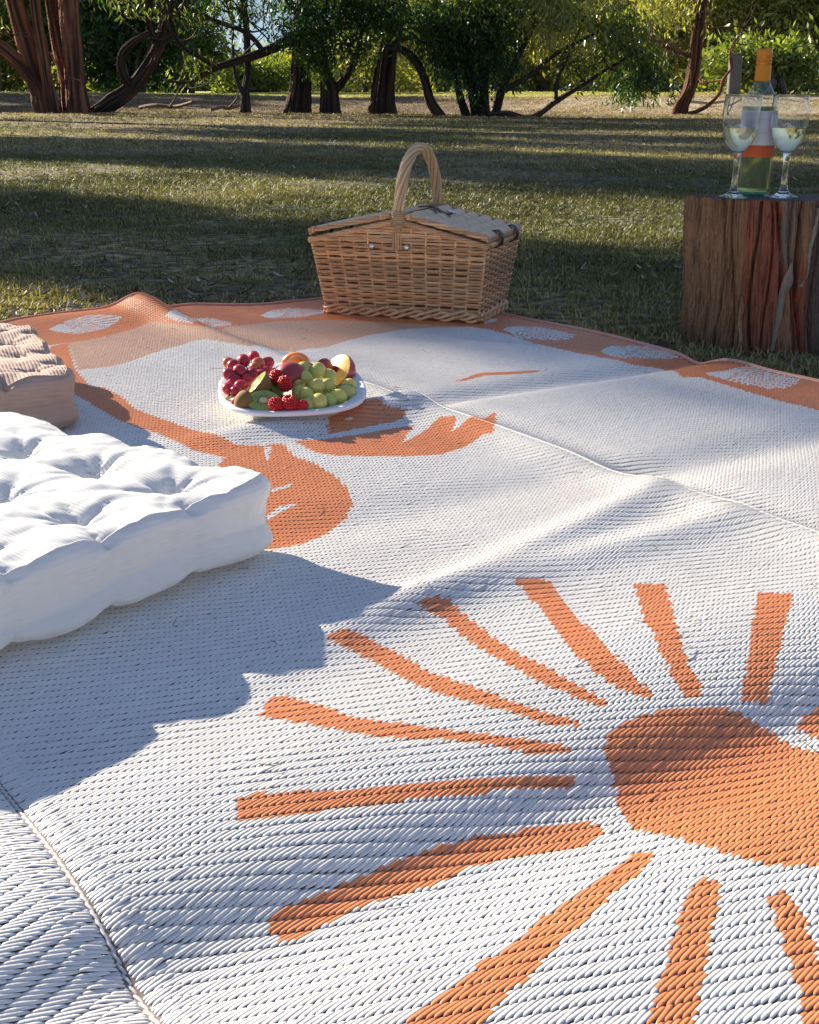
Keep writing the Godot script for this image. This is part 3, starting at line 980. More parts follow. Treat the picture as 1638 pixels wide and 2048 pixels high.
func build_plate() -> void:
	var at := mat_at(-0.193, 2.15)
	var o := Vector3(at.x, 0.027, at.z + 0.055)
	var sh := Shape.new()
	var prof := [Vector2(0.001, 0.010), Vector2(0.080, 0.010), Vector2(0.088, 0.012), Vector2(0.103, 0.030), Vector2(0.1055, 0.0338), Vector2(0.107, 0.0345), Vector2(0.121, 0.0385), Vector2(0.1255, 0.0380), Vector2(0.1272, 0.0350), Vector2(0.1272, 0.0305), Vector2(0.1256, 0.0300), Vector2(0.1250, 0.0345), Vector2(0.121, 0.0362), Vector2(0.1075, 0.0322), Vector2(0.1045, 0.0285), Vector2(0.091, 0.008), Vector2(0.083, 0.001), Vector2(0.078, 0.0), Vector2(0.076, 0.004), Vector2(0.001, 0.005)]
	prof.reverse()
	var tilt := Basis(Vector3.RIGHT, deg_to_rad(4.5)) * Basis(Vector3.UP, deg_to_rad(8.0)) * Basis.from_scale(Vector3(0.945, 0.86, 1.10))
	sh.lathe(prof, 96, Color.WHITE, Transform3D(tilt, Vector3(0, 0.008, 0)), 2.7)
	var plastic := paint(Color(0.82, 0.83, 0.85), 0.28)
	plastic.backlight_enabled = true
	plastic.backlight = Color(0.2, 0.2, 0.2)
	var pl := part("plate", sh.made(0.0), plastic)
	pl.position = o
	tag(pl, "white plastic plate with rounded corners heaped with cut fruit on the mat", "plate")
	# bunches of grapes
	var red := tinted(0.17)
	red.subsurf_scatter_enabled = true
	red.subsurf_scatter_strength = 0.35
	red.clearcoat_enabled = true
	red.clearcoat = 0.25
	var stem := paint(Color(0.20, 0.19, 0.06), 0.7)
	var bunches := [
		["grape_bunch", "bunch of red grapes on the left of the white plate", GRAPES_RED, 0.0105, Color(0.58, 0.035, 0.05), Color(0.30, 0.018, 0.045), [-0.075, 0.058, -0.03, -0.08, 0.05, 0.02, -0.09, 0.042, 0.05, -0.098, 0.036, 0.075]],
		["grape_bunch", "bunch of green grapes on the right of the white plate", GRAPES_GREEN, 0.0128, Color(0.62, 0.60, 0.13), Color(0.48, 0.50, 0.15), [0.03, 0.048, 0.02, 0.06, 0.044, 0.03, 0.085, 0.046, 0.022, 0.10, 0.044, 0.015]],
	]
	for b in bunches:
		var t := thing(b[0], b[1], "grapes", o, "")
		var all := v3(b[2])
		var hub := v3(b[6])
		for raw in all:
			var p: Vector3 = raw * Vector3(0.94, 1, 1)
			var s := Shape.new()
			var r: float = b[3] * rng.randf_range(0.92, 1.1)
			var near: Vector3 = hub[0]
			for h in hub:
				if h.distance_to(p) < near.distance_to(p):
					near = h
			var dir: Vector3 = ((p - near) + Vector3(rng.randfn(0, 0.012), rng.randfn(0, 0.01), rng.randfn(0, 0.012))).normalized()
			var bas := Basis(Quaternion(Vector3.UP, dir))
			var c: Color = b[4].lerp(b[5], rng.randf())
			if b[3] < 0.011 and rng.randf() < 0.15:
				c = Color(0.48, 0.15, 0.06)
			s.ball(p, Vector3(r, r * 1.2, r), 22, 14, c, bas)
			var g := part("grape", s.made(0.0003), red, t)
			var st := Shape.new()
			st.tube(smooth_path([p - dir * r * 1.1, p.lerp(near, 0.6) + Vector3(0, 0.002, 0), near], 4), [0.0009, 0.001, 0.0013], 5)
			part("stalk", st.made(), stem, g)
		var main := Shape.new()
		main.tube(smooth_path(hub, 5), [0.0016], 6)
		part("stem", main.made(), stem, t)
	build_kiwis(o)
	build_berries(o)


func cut_half(called: String, label: String, category: String, at: Vector3, facing: Vector3, rad: Vector3, skin: Material, flesh: Material, dome := 0.08) -> Node3D:
	# half a fruit: a bowl of skin closed by a cut face that looks along facing
	var t := thing(called, label, category, at)
	t.basis = Basis(Quaternion(Vector3.UP, facing.normalized()))
	var s := Shape.new()
	var p := []
	for i in 13:
		var a := -PI / 2 + PI / 2 * i / 12.0
		p.append(Vector2(cos(a), sin(a)))
	s.lathe(p, 32, Color.WHITE, Transform3D(Basis.from_scale(rad), Vector3.ZERO))
	part("skin", s.made(0.0003), skin, t)
	var f := Shape.new()
	for i in 15:
		var q := 1.0 - i / 14.0
		for j in 41:
			var a := TAU * j / 40.0
			var wob := 1.0 - 0.02 * (0.5 + 0.5 * sin(a * 5.0))
			f.point(Vector3(cos(a) * q * rad.x * wob, dome * rad.y * (1.0 - q * q) + rng.randf_range(0, 0.00035), sin(a) * q * rad.z * wob), Vector2(0.5 + 0.5 * q * cos(a), 0.5 + 0.5 * q * sin(a)))
	for i in 14:
		for j in 40:
			var a := i * 41 + j
			f.quad(a, a + 41, a + 42, a + 1)
	part("cut_face", f.made(), flesh, t)
	return t


func build_kiwis(o: Vector3) -> void:
	var im := Image.create(256, 256, false, Image.FORMAT_RGB8)
	var n := FastNoiseLite.new()
	n.frequency = 0.03
	for x in 256:
		for y in 256:
			var p := Vector2(x - 127.5, y - 127.5) / 127.5
			var r := p.length()
			var a := p.angle()
			var core := 0.22 + 0.04 * n.get_noise_2d(x * 2, y * 2)
			var ray := 0.5 + 0.5 * sin(a * 26.0 + n.get_noise_2d(x, y) * 3.0)
			var c := Color(0.17, 0.27, 0.035).lerp(Color(0.32, 0.42, 0.09), smoothstep(0.35, 0.95, r))
			c = c.lerp(Color(0.42, 0.50, 0.17), ray * 0.45 * smoothstep(0.95, 0.5, r))
			if r < core:
				c = Color(0.62, 0.62, 0.40)
			elif r < core + 0.07:
				c = c.lerp(Color(0.55, 0.58, 0.32), 0.5)
			var spoke := fposmod(a * 22.0 / TAU, 1.0)
			var sr := 0.36 + 0.10 * sin(floorf(a * 22.0 / TAU) * 2.4)
			if absf(spoke - 0.5) < 0.20 and absf(r - sr) < 0.05:
				c = Color(0.012, 0.012, 0.008)
			if r > 0.95:
				c = Color(0.30, 0.26, 0.07)
			im.set_pixel(x, y, c.linear_to_srgb())
	var flesh := paint(Color.WHITE, 0.22)
	flesh.albedo_texture = ImageTexture.create_from_image(im)
	flesh.subsurf_scatter_enabled = true
	flesh.subsurf_scatter_strength = 0.25
	var skin := paint(Color(0.20, 0.125, 0.04), 0.85)
	grain(skin, 0.08, Vector3(60, 60, 60), 0.04)
	skin.rim_enabled = true
	skin.rim = 0.6
	var k := v3(KIWIS)
	cut_half("kiwi_half", "half kiwi fruit leaning with its cut face turned up to the left", "kiwi fruit", o + k[0], Vector3(-0.75, 0.72, 0.12), Vector3(0.022, 0.024, 0.027), skin, flesh)
	cut_half("kiwi_half", "half kiwi fruit showing its green face and pale core to the camera", "kiwi fruit", o + k[1], Vector3(0.06, 0.84, 0.60), Vector3(0.027, 0.02, 0.022), skin, flesh)
	cut_half("kiwi_half", "half kiwi fruit lying brown skin outwards at the plate's front left", "kiwi fruit", o + k[2], Vector3(0.7, 0.2, -0.68), Vector3(0.018, 0.022, 0.018), skin, flesh)
	cut_half("kiwi_half", "half kiwi fruit wedged behind the two raspberries in the middle", "kiwi fruit", o + k[3], Vector3(0.75, 0.6, 0.25), Vector3(0.021, 0.022, 0.021), skin, flesh)
	cut_half("kiwi_half", "half kiwi fruit lying in shade between raspberries and green grapes", "kiwi fruit", o + k[4] - Vector3(0, 0.004, 0), Vector3(0.25, 0.93, -0.2), Vector3(0.025, 0.022, 0.024), skin, flesh)


func build_berries(o: Vector3) -> void:
	var rm := paint(Color(0.50, 0.012, 0.02), 0.3)
	rm.subsurf_scatter_enabled = true
	rm.subsurf_scatter_strength = 0.3
	var spots := v3(RASPBERRIES)
	var names := ["raspberry tucked under the nectarine wedge, upper of the middle two", "raspberry standing upright beside the green grapes, lower of the middle two", "raspberry lying at the plate's front edge beside the sliced kiwi", "hollow raspberry at the plate's front edge with its opening upwards", "small raspberry at the plate's front edge next to the green grapes"]
	var aim := [Vector3(-0.3, 0.9, 0.2), Vector3(0.1, 1, 0.3), Vector3(-0.8, 0.4, 0.3), Vector3(0.1, -0.9, -0.3), Vector3(0.8, 0.5, 0.2)]
	for i in 5:
		var t := thing("raspberry", names[i], "raspberry", o + spots[i])
		t.basis = Basis(Quaternion(Vector3.UP, aim[i].normalized()))
		var s := Shape.new()
		var size := 0.0098 if i != 4 else 0.0085
		for ring in 7:
			var a := lerpf(-0.9, 1.45, ring / 6.0)
			var r := size * cos(a) * 1.0
			var cnt := maxi(1, int(TAU * r / 0.0042))
			for j in cnt:
				var b := TAU * (j + 0.5 * (ring % 2)) / cnt
				s.ball(Vector3(cos(b) * r, size * 1.2 * sin(a), sin(b) * r), Vector3.ONE * 0.0026 * rng.randf_range(0.9, 1.12), 9, 6)
		part("drupelets", s.made(), rm, t)
		var core := Shape.new()
		core.ball(Vector3(0, 0.001, 0), Vector3(size * 0.85, size * 1.05, size * 0.85), 14, 8)
		part("core", core.made(), paint(Color(0.20, 0.006, 0.01), 0.5), t)
	# stone fruit
	var skin := paint(Color(0.32, 0.03, 0.035), 0.3)
	grain(skin, 0.02, Vector3(14, 14, 14), 0.01)
	skin.clearcoat_enabled = true
	skin.clearcoat = 0.3
	var yel := Image.create(128, 128, false, Image.FORMAT_RGB8)
	var n := FastNoiseLite.new()
	n.frequency = 0.05
	for x in 128:
		for y in 128:
			var r := Vector2(x - 63.5, y - 63.5).length() / 63.5
			var c := Color(0.90, 0.62, 0.20).lerp(Color(0.82, 0.46, 0.10), clampf(0.5 + n.get_noise_2d(x, y) * 1.3, 0, 1))
			c = c.lerp(Color(0.35, 0.03, 0.02), smoothstep(0.30, 0.15, r + n.get_noise_2d(x * 2, y * 2) * 0.08))
			if r > 0.96:
				c = Color(0.45, 0.10, 0.04)
			yel.set_pixel(x, y, c.linear_to_srgb())
	var flesh := paint(Color.WHITE, 0.3)
	flesh.albedo_texture = ImageTexture.create_from_image(yel)
	flesh.subsurf_scatter_enabled = true
	flesh.subsurf_scatter_strength = 0.3
	var k := v3(STONE_FRUIT)
	cut_half("nectarine_half", "nectarine half with red skin up in the middle of the plate", "nectarine", o + k[0] - Vector3(0, 0.008, 0), Vector3(-0.2, -0.6, -0.7), Vector3(0.028, 0.026, 0.024), skin, flesh)
	cut_half("nectarine_half", "nectarine half with its yellow cut face turned left at the plate's back right", "nectarine", o + k[2] + Vector3(0.006, -0.004, 0), Vector3(-0.66, 0.50, 0.52), Vector3(0.031, 0.030, 0.031), skin, flesh, 0.15)
	cut_half("nectarine_wedge", "dark red nectarine wedge standing left of the yellow cut half", "nectarine", o + k[3] - Vector3(0.002, 0.006, 0), Vector3(-0.75, 0.3, -0.6), Vector3(0.022, 0.018, 0.026), skin, flesh)
	cut_half("plum_piece", "dark red plum piece at the back between orange segment and nectarine", "plum", o + k[4] - Vector3(0.004, 0.004, 0), Vector3(0.2, 0.4, -0.9), Vector3(0.016, 0.016, 0.016), skin, flesh)
	cut_half("plum_piece", "dark red plum piece behind the raspberries at the left", "plum", o + k[5] - Vector3(0, 0.006, 0), Vector3(0.3, -0.4, -0.8), Vector3(0.017, 0.017, 0.017), skin, flesh)
	# a peeled mandarin segment lies on top
	var t := thing("orange_segment", "peeled orange segment resting on top of the fruit at the back", "orange", o + k[1] - Vector3(0, 0.002, 0))
	var om := paint(Color(0.85, 0.30, 0.05), 0.35)
	om.subsurf_scatter_enabled = true
	om.subsurf_scatter_strength = 0.4
	grain(om, 0.05, Vector3(30, 30, 30), 0.05)
	var s := Shape.new()
	s.tube(smooth_path([Vector3(-0.021, -0.004, 0.004), Vector3(-0.012, 0.004, 0), Vector3(0.0, 0.007, -0.001), Vector3(0.013, 0.004, 0.0), Vector3(0.021, -0.004, 0.002)], 5), [0.002, 0.005, 0.0075, 0.0085, 0.009, 0.0095, 0.0098, 0.01, 0.01, 0.01, 0.01, 0.01, 0.0098, 0.0095, 0.009, 0.0085, 0.0075, 0.006, 0.0045, 0.003, 0.002], 12, Color.WHITE, true, 1.0, 0.08)
	part("flesh", s.made(0.0003), om, t)
	var pith := Shape.new()
	for q in [-0.4, 0.1, 0.6]:
		pith.tube(smooth_path([Vector3(-0.019, -0.003, 0.010), Vector3(-0.008, 0.006 + q * 0.006, 0.0085), Vector3(0.006, 0.009 + q * 0.006, 0.0065), Vector3(0.018, -0.001, 0.0085)], 5), [0.0009], 5)
	part("pith", pith.made(), paint(Color(0.78, 0.62, 0.42), 0.7), t)


# ---------------------------------------------------------------- log stump, bottle and glasses

const STUMP_AT := Vector2(0.778, 2.885)
const STUMP_TOP := 0.314

func stump_radius(a: float, y: float) -> float:
	# a = 0 looks at the camera, positive to the right
	var r := 0.163 + 0.006 * sin(a * 2.0 + 0.6) + 0.004 * sin(a * 3.0 + 2.0)
	r += 0.010 * smoothstep(0.10, 0.0, y) * (0.6 + 0.4 * sin(a * 5.0 + 1.0)) - 0.004 * smoothstep(0.22, 0.32, y)
	var warp := a * 60.0 + noise_b.get_noise_2d(a * 60.0, y * 200.0) * 6.0
	var ridge := 1.0 - absf(noise_a.get_noise_2d(warp * 9.0, y * 60.0))
	var fine := noise_b.get_noise_2d(a * 1500.0, y * 110.0 + 9.0)
	r += (pow(ridge, 3.0) - 0.5) * 0.006 + fine * 0.0035 + noise_a.get_noise_2d(a * 260.0, y * 90.0) * 0.006
	# the wood breaks away in long stepped plates
	r += 0.0075 * (roundf((noise_b.get_noise_2d(a * 210.0 + 3.0, y * 130.0) + noise_a.get_noise_2d(a * 700.0, y * 80.0) * 0.35) * 3.2) / 3.2)
	# long cracks between plates of wood, and a thicker plate on the right
	for k in [[-0.80, 0.014, 0.010], [-0.62, 0.016, 0.014], [-0.33, 0.02, 0.02], [-0.17, 0.012, 0.012], [-0.05, 0.022, 0.022], [0.13, 0.016, 0.016], [0.22, 0.022, 0.022], [0.41, 0.014, 0.012], [0.55, 0.02, 0.018], [0.78, 0.02, 0.014], [0.95, 0.02, 0.014]]:
		r -= k[2] * bump(a - k[0] - 0.05 * sin(y * 14.0 + k[0] * 9.0), k[1])
	r += 0.010 * smoothstep(0.22, 0.30, a + 0.10 * (y - 0.15)) * smoothstep(1.8, 1.2, a)
	r += 0.008 * smoothstep(-0.06, 0.0, a) * smoothstep(0.16, 0.10, a) * smoothstep(0.20, 0.27, y)
	return r


func stump_tint(a: float, y: float) -> Color:
	var n := noise_a.get_noise_2d(a * 330.0, y * 110.0)
	var f := noise_b.get_noise_2d(a * 1900.0, y * 90.0)
	var tan_ := Color(0.42, 0.225, 0.11)
	var red := Color(0.44, 0.115, 0.055)
	var grey := Color(0.33, 0.245, 0.19)
	var dark := Color(0.12, 0.07, 0.055)
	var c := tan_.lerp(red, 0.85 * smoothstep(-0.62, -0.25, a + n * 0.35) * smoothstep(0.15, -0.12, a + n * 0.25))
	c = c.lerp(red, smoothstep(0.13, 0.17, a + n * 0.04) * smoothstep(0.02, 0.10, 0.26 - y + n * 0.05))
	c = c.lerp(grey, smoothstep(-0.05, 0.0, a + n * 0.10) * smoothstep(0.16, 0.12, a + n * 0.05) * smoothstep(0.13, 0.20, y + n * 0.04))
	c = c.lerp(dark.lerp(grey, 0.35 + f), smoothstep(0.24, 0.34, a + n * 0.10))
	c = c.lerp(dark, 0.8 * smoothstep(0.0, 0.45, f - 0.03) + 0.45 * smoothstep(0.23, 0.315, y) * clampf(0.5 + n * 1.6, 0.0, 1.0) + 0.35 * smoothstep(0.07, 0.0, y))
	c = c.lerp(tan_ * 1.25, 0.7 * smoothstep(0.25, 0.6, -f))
	return c


func build_stump() -> void:
	var t := thing("log_stump", "upright sawn log with split red and grey wood used as a side table", "log", Vector3(STUMP_AT.x, 0.0, -STUMP_AT.y))
	var s := Shape.new()
	var na := 840
	var ny := 70
	var lean := func(y: float) -> Vector3: return Vector3(-0.012 * y / 0.32, 0, 0)
	for i in ny + 1:
		var y := -0.03 + (STUMP_TOP + 0.03) * i / ny
		for j in na + 1:
			var a := TAU * j / na - PI
			if j == na:
				a = -PI
			var r := stump_radius(a, y)
			var top := STUMP_TOP - 0.003 * smoothstep(0.25, 0.6, noise_b.get_noise_2d(a * 330.0, 77.0)) - 0.002 * noise_a.get_noise_2d(a * 900.0, 5.0)
			var z := cos(a) * r
			# the top is worn away towards the back
			if z < 0.0:
				top -= 0.21 * minf(-z, 0.2) * 0.5
			var yy := minf(y, top)
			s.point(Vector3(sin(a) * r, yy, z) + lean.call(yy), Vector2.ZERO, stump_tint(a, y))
	for i in ny:
		for j in na:
			var a := i * (na + 1) + j
			s.quad(a, a + 1, a + na + 2, a + na + 1)
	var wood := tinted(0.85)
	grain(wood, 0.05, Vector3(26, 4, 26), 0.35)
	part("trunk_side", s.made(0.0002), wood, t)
	var top := Shape.new()
	for i in 25:
		var q := 1.0 - i / 24.0
		for j in 121:
			var a := TAU * j / 120.0 - PI
			var r := stump_radius(a if j < 120 else -PI, STUMP_TOP) * q
			var z := cos(a) * r
			var y := STUMP_TOP + 0.0004 * sin(q * 60.0) - (0.0 if z > 0.0 else -0.105 * z)
			if z < 0.0:
				y = STUMP_TOP - 0.105 * minf(-z, 0.2)
			if q > 0.97:
				y -= 0.003
			var k := 0.8 + 0.25 * sin(q * 70.0 + noise_a.get_noise_2d(a * 20, q * 50) * 4.0) * 0.4 + noise_b.get_noise_2d(sin(a) * r * 900, z * 900) * 0.3
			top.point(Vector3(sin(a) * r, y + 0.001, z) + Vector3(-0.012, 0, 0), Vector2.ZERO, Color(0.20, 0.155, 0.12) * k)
	for i in 24:
		for j in 120:
			var a := i * 121 + j
			top.quad(a, a + 1, a + 122, a + 121)
	part("sawn_top", top.made(0.0002), wood, t)
	# splinters and strips of grey wood standing proud of the side
	var strips := [[0.07, 0.190, -0.09, 0.006, 0.024, 0.15], [0.33, 0.30, 0.22, 0.14, 0.016, 0.10], [0.60, 0.27, 0.56, 0.02, 0.020, 0.05], [-0.50, 0.12, -0.47, 0.01, 0.012, 0.8]]
	for k in strips:
		var w := Shape.new()
		var n := 22
		for i in n + 1:
			var q := float(i) / n
			var a := lerpf(k[0], k[2], q) + 0.012 * sin(q * 9.0)
			var y := lerpf(k[1], k[3], q)
			var r := stump_radius(a, y) * 0.3 + 0.166 * 0.7 + 0.006
			var half: float = k[4] * 0.5 * clampf(0.12 + q * 4.0, 0.0, 1.0) * (1.0 - 0.25 * q + 0.2 * noise_a.get_noise_2d(q * 300.0, k[0] * 500.0))
			for e in [[-1.0, 0.0], [-0.5, 0.008], [0.1, 0.011], [0.6, 0.007], [1.0, 0.0]]:
				var da: float = e[0] * half / 0.166
				var rr: float = r + e[1] * (0.8 + 0.5 * noise_b.get_noise_2d(e[0] * 90, q * 60)) - 0.004
				var c := Color(0.46, 0.37, 0.28).lerp(Color(0.5, 0.26, 0.12), k[5]) * (0.85 + 0.5 * noise_b.get_noise_2d(e[0] * 200.0 + k[0] * 100, q * 60))
				w.point(Vector3(sin(a + da) * rr, y, cos(a + da) * rr), Vector2.ZERO, c)
		for i in n:
			for j in 4:
				var a := i * 5 + j
				w.quad(a, a + 5, a + 6, a + 1)
		part("wood_splinter", w.made(), wood, t)


func build_bottle() -> void:
	var x := 0.730
	var d := 2.842
	var t := thing("wine_bottle", "pale green glass bottle of white wine with orange screw cap", "wine bottle", Vector3(x, STUMP_TOP + 0.0015, -d))
	t.rotation = Vector3(0, deg_to_rad(-9), deg_to_rad(-0.5))
	t.scale = Vector3(0.97, 0.925, 0.97)
	var R := 0.0372
	var outer := [Vector2(0.001, 0.010), Vector2(0.020, 0.004), Vector2(0.030, 0.0), Vector2(0.0345, 0.001), Vector2(R, 0.006), Vector2(R, 0.12), Vector2(R, 0.196), Vector2(0.0362, 0.205), Vector2(0.032, 0.218), Vector2(0.0245, 0.231), Vector2(0.0185, 0.243), Vector2(0.0158, 0.252), Vector2(0.0146, 0.265), Vector2(0.0142, 0.300)]
	var s := Shape.new()
	s.lathe(smooth_path(outer, 3), 64)
	part("glass", s.made(0.0002), pane(Color(0.36, 0.66, 0.56), 0.09), t)
	var wine := Shape.new()
	wine.lathe([Vector2(0.0005, 0.016), Vector2(0.026, 0.013), Vector2(0.034, 0.010), Vector2(R - 0.002, 0.016), Vector2(R - 0.002, 0.10), Vector2(R - 0.002, 0.194), Vector2(R - 0.0032, 0.1956), Vector2(0.0005, 0.1958)], 64)
	part("wine", wine.made(0.0), glassy(Color(0.40, 0.46, 0.15), 0.034), t)
	var foot := Shape.new()
	foot.ball(Vector3(0, 0.0065, 0), Vector3(0.0335, 0.0055, 0.0335), 40, 10)
	var fm := paint(Color(0.06, 0.50, 0.40), 0.15)  # strong teal and backlight stand in for light glowing in the thick base
	fm.backlight_enabled = true
	fm.backlight = Color(0.2, 0.95, 0.8)
	part("glass_base", foot.made(), fm, t)
	# paper label with its orange band, wrapped round the front
	var paper := paint(Color(0.80, 0.81, 0.86), 0.7)
	grain(paper, 0.05, Vector3(60, 60, 60), 0.004)
	for k in [[0.1125, 0.187, paper, "label"], [0.0865, 0.1122, paint(Color(0.72, 0.135, 0.035), 0.6), "label_band"]]:
		var l := Shape.new()
		l.lathe([Vector2(R + 0.0004, k[0]), Vector2(R + 0.0009, k[0] + 0.0004), Vector2(R + 0.0009, k[1] - 0.0004), Vector2(R + 0.0004, k[1])], 48, Color.WHITE, Transform3D(), 2.0, deg_to_rad(90 - 82), deg_to_rad(90 + 82))
		part(k[3], l.made(0.0), k[2], t)
	var ink := paint(Color(0.22, 0.24, 0.30), 0.7)
	var font := SystemFont.new()
	font.font_names = PackedStringArray(["Droid Serif"])
	var word := "ND DORE"
	var row := Node3D.new()
	row.name = "lettering"
	t.add_child(row, true)
	for i in word.length():
		if word[i] == " ":
			continue
		var tm := TextMesh.new()
		tm.text = word[i]
		tm.font = font
		tm.font_size = 32
		tm.pixel_size = 0.00013
		tm.depth = 0.0002
		tm.curve_step = 1.0
		var o := part("letter", tm, ink, row)
		var a := deg_to_rad((i - 3.0) * 8.6)
		o.position = Vector3(sin(a) * (R + 0.00105), 0.1395, cos(a) * (R + 0.00105))
		o.rotation.y = a
	# a fine arched rule above the word
	var arch := Shape.new()
	for h in [0.0, 0.006]:
		var pts := []
		for i in 41:
			var a := deg_to_rad(lerpf(-48, 48, i / 40.0))
			pts.append(Vector3(sin(a) * (R + 0.0010), 0.158 + 0.0115 * cos(a * 1.8) - h, cos(a) * (R + 0.0010)))
		arch.tube(pts, [0.00028], 5)
	part("label_rule", arch.made(), paint(Color(0.40, 0.43, 0.52), 0.7), t)
	var cap := Shape.new()
	var prof := [Vector2(0.0168, 0.250), Vector2(0.0172, 0.2505), Vector2(0.0170, 0.252), Vector2(0.01665, 0.276)]
	for k in 3:
		var y := 0.286 + k * 0.0068
		prof += [Vector2(0.0166, y - 0.0030), Vector2(0.0155, y - 0.0014), Vector2(0.0155, y - 0.0006), Vector2(0.0166, y + 0.0008)]
	prof += [Vector2(0.0165, 0.3125), Vector2(0.0158, 0.3170), Vector2(0.0142, 0.3186), Vector2(0.0005, 0.3190)]
	cap.lathe(prof, 56)
	var cm := paint(Color(0.75, 0.25, 0.015), 0.32, 0.35)
	part("screw_cap", cap.made(0.0), cm, t)


func build_glass(label: String, x: float, d: float, tip: float) -> void:
	var t := thing("wine_glass", label, "wine glass", Vector3(x, STUMP_TOP + 0.0015, -d), "wine glasses on the log")
	t.rotation.z = tip
	t.scale = Vector3(0.97, 0.915, 0.97)
	var clear := glassy(Color(0.97, 0.98, 1.0), 0.049)
	var stem := Shape.new()
	stem.lathe(smooth_path([Vector2(0.0005, 0.0005), Vector2(0.026, 0.0002), Vector2(0.0303, 0.0012), Vector2(0.0300, 0.0026), Vector2(0.021, 0.0058), Vector2(0.0115, 0.0125), Vector2(0.0078, 0.024), Vector2(0.0066, 0.050), Vector2(0.0066, 0.080), Vector2(0.0082, 0.096), Vector2(0.0095, 0.1005), Vector2(0.0005, 0.1012)], 3), 40)
	part("stem", stem.made(0.0), clear, t)
	var bowl := Shape.new()
	var outside := smooth_path([Vector2(0.0096, 0.1008), Vector2(0.0180, 0.1070), Vector2(0.0275, 0.1190), Vector2(0.0345, 0.1365), Vector2(0.0380, 0.156), Vector2(0.0392, 0.178), Vector2(0.0388, 0.195), Vector2(0.0366, 0.224)], 4)
	# a real wall: up the outside, over the rim, down the inside
	var inside := []
	for p in outside:
		inside.push_front(Vector2(maxf(0.0004, p.x - 0.0011), maxf(p.y, 0.1022)))
	bowl.lathe(outside + inside, 72)
	part("bowl", bowl.made(0.0), clear, t)
	var w := Shape.new()
	w.lathe(smooth_path([Vector2(0.0005, 0.1024), Vector2(0.0080, 0.1030), Vector2(0.0166, 0.1074), Vector2(0.0262, 0.1192), Vector2(0.0332, 0.1368), Vector2(0.0364, 0.1540)], 4) + [Vector2(0.0366, 0.1546), Vector2(0.0352, 0.1540), Vector2(0.0005, 0.1538)], 56)
	part("wine", w.made(0.0), glassy(Color(0.95, 0.90, 0.60), 0.033), t)
	var fizz := Shape.new()
	for k in 46:
		var a := rng.randf() * TAU
		var r := 0.034 * sqrt(rng.randf_range(0.55, 1.0))
		fizz.ball(Vector3(cos(a) * r, 0.1545, sin(a) * r), Vector3.ONE * rng.randf_range(0.0005, 0.0011), 7, 5)
	part("bubbles", fizz.made(), pane(Color(0.95, 0.95, 0.95), 0.4), t)


# ---------------------------------------------------------------- lawn

func build_ground() -> void:
	var s := Shape.new()
	var nd := 260
	var nx := 150
	for i in nd + 1:
		var d := -25.0 + 28.0 * i / 40.0 if i < 40 else 3.0 * pow(420.0 / 3.0, (i - 40.0) / (nd - 40.0))
		for j in nx + 1:
			var a := 2.0 * j / nx - 1.0
			var x := (a * 0.35 + a * a * a * 0.65) * (26.0 + maxf(d, 0.0) * 1.3)
			var h := on_ground(x, d)
			# worn paths of bare earth, mossy green and straw patches, litter under the trees; right of the bank painted paler for sunlight
			var n := noise_a.get_noise_2d(x * 14.0, d * 14.0)
			var m := noise_b.get_noise_2d(x * 6.0 + 40.0, d * 6.0)
			var c := Color(0.105, 0.082, 0.048).lerp(Color(0.075, 0.092, 0.030), smoothstep(-0.15, 0.3, m))
			c = c.lerp(Color(0.17, 0.135, 0.070), smoothstep(0.05, 0.45, n))
			var fine := noise_a.get_noise_2d(x * 60.0, d * 60.0)
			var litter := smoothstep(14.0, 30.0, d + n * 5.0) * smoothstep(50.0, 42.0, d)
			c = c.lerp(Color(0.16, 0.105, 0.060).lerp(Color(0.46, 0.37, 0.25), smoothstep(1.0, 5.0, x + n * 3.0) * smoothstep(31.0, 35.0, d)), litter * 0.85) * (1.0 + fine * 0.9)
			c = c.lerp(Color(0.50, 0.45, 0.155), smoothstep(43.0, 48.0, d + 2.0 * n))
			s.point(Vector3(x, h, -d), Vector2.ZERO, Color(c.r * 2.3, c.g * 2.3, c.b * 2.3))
	for i in nd:
		for j in nx:
			var a := i * (nx + 1) + j
			s.quad(a, a + 1, a + nx + 2, a + nx + 1)
	var m := tinted(0.95)
	var f := FastNoiseLite.new()
	f.seed = 3
	f.frequency = 0.03
	f.fractal_octaves = 5
	var ramp := Gradient.new()
	ramp.offsets = PackedFloat32Array([0.25, 0.5, 0.78])
	ramp.colors = PackedColorArray([Color(0.42, 0.40, 0.38), Color(0.70, 0.69, 0.66), Color(0.95, 0.92, 0.86)])
	var tex := NoiseTexture2D.new()
	tex.width = 512
	tex.height = 512
	tex.seamless = true
	tex.noise = f
	tex.color_ramp = ramp
	grain(m, 0.05, Vector3(0.9, 0.9, 0.9), 3.0, true, 5)
	m.albedo_texture = tex
	part("ground", s.made(), m).set_meta("kind", "structure")


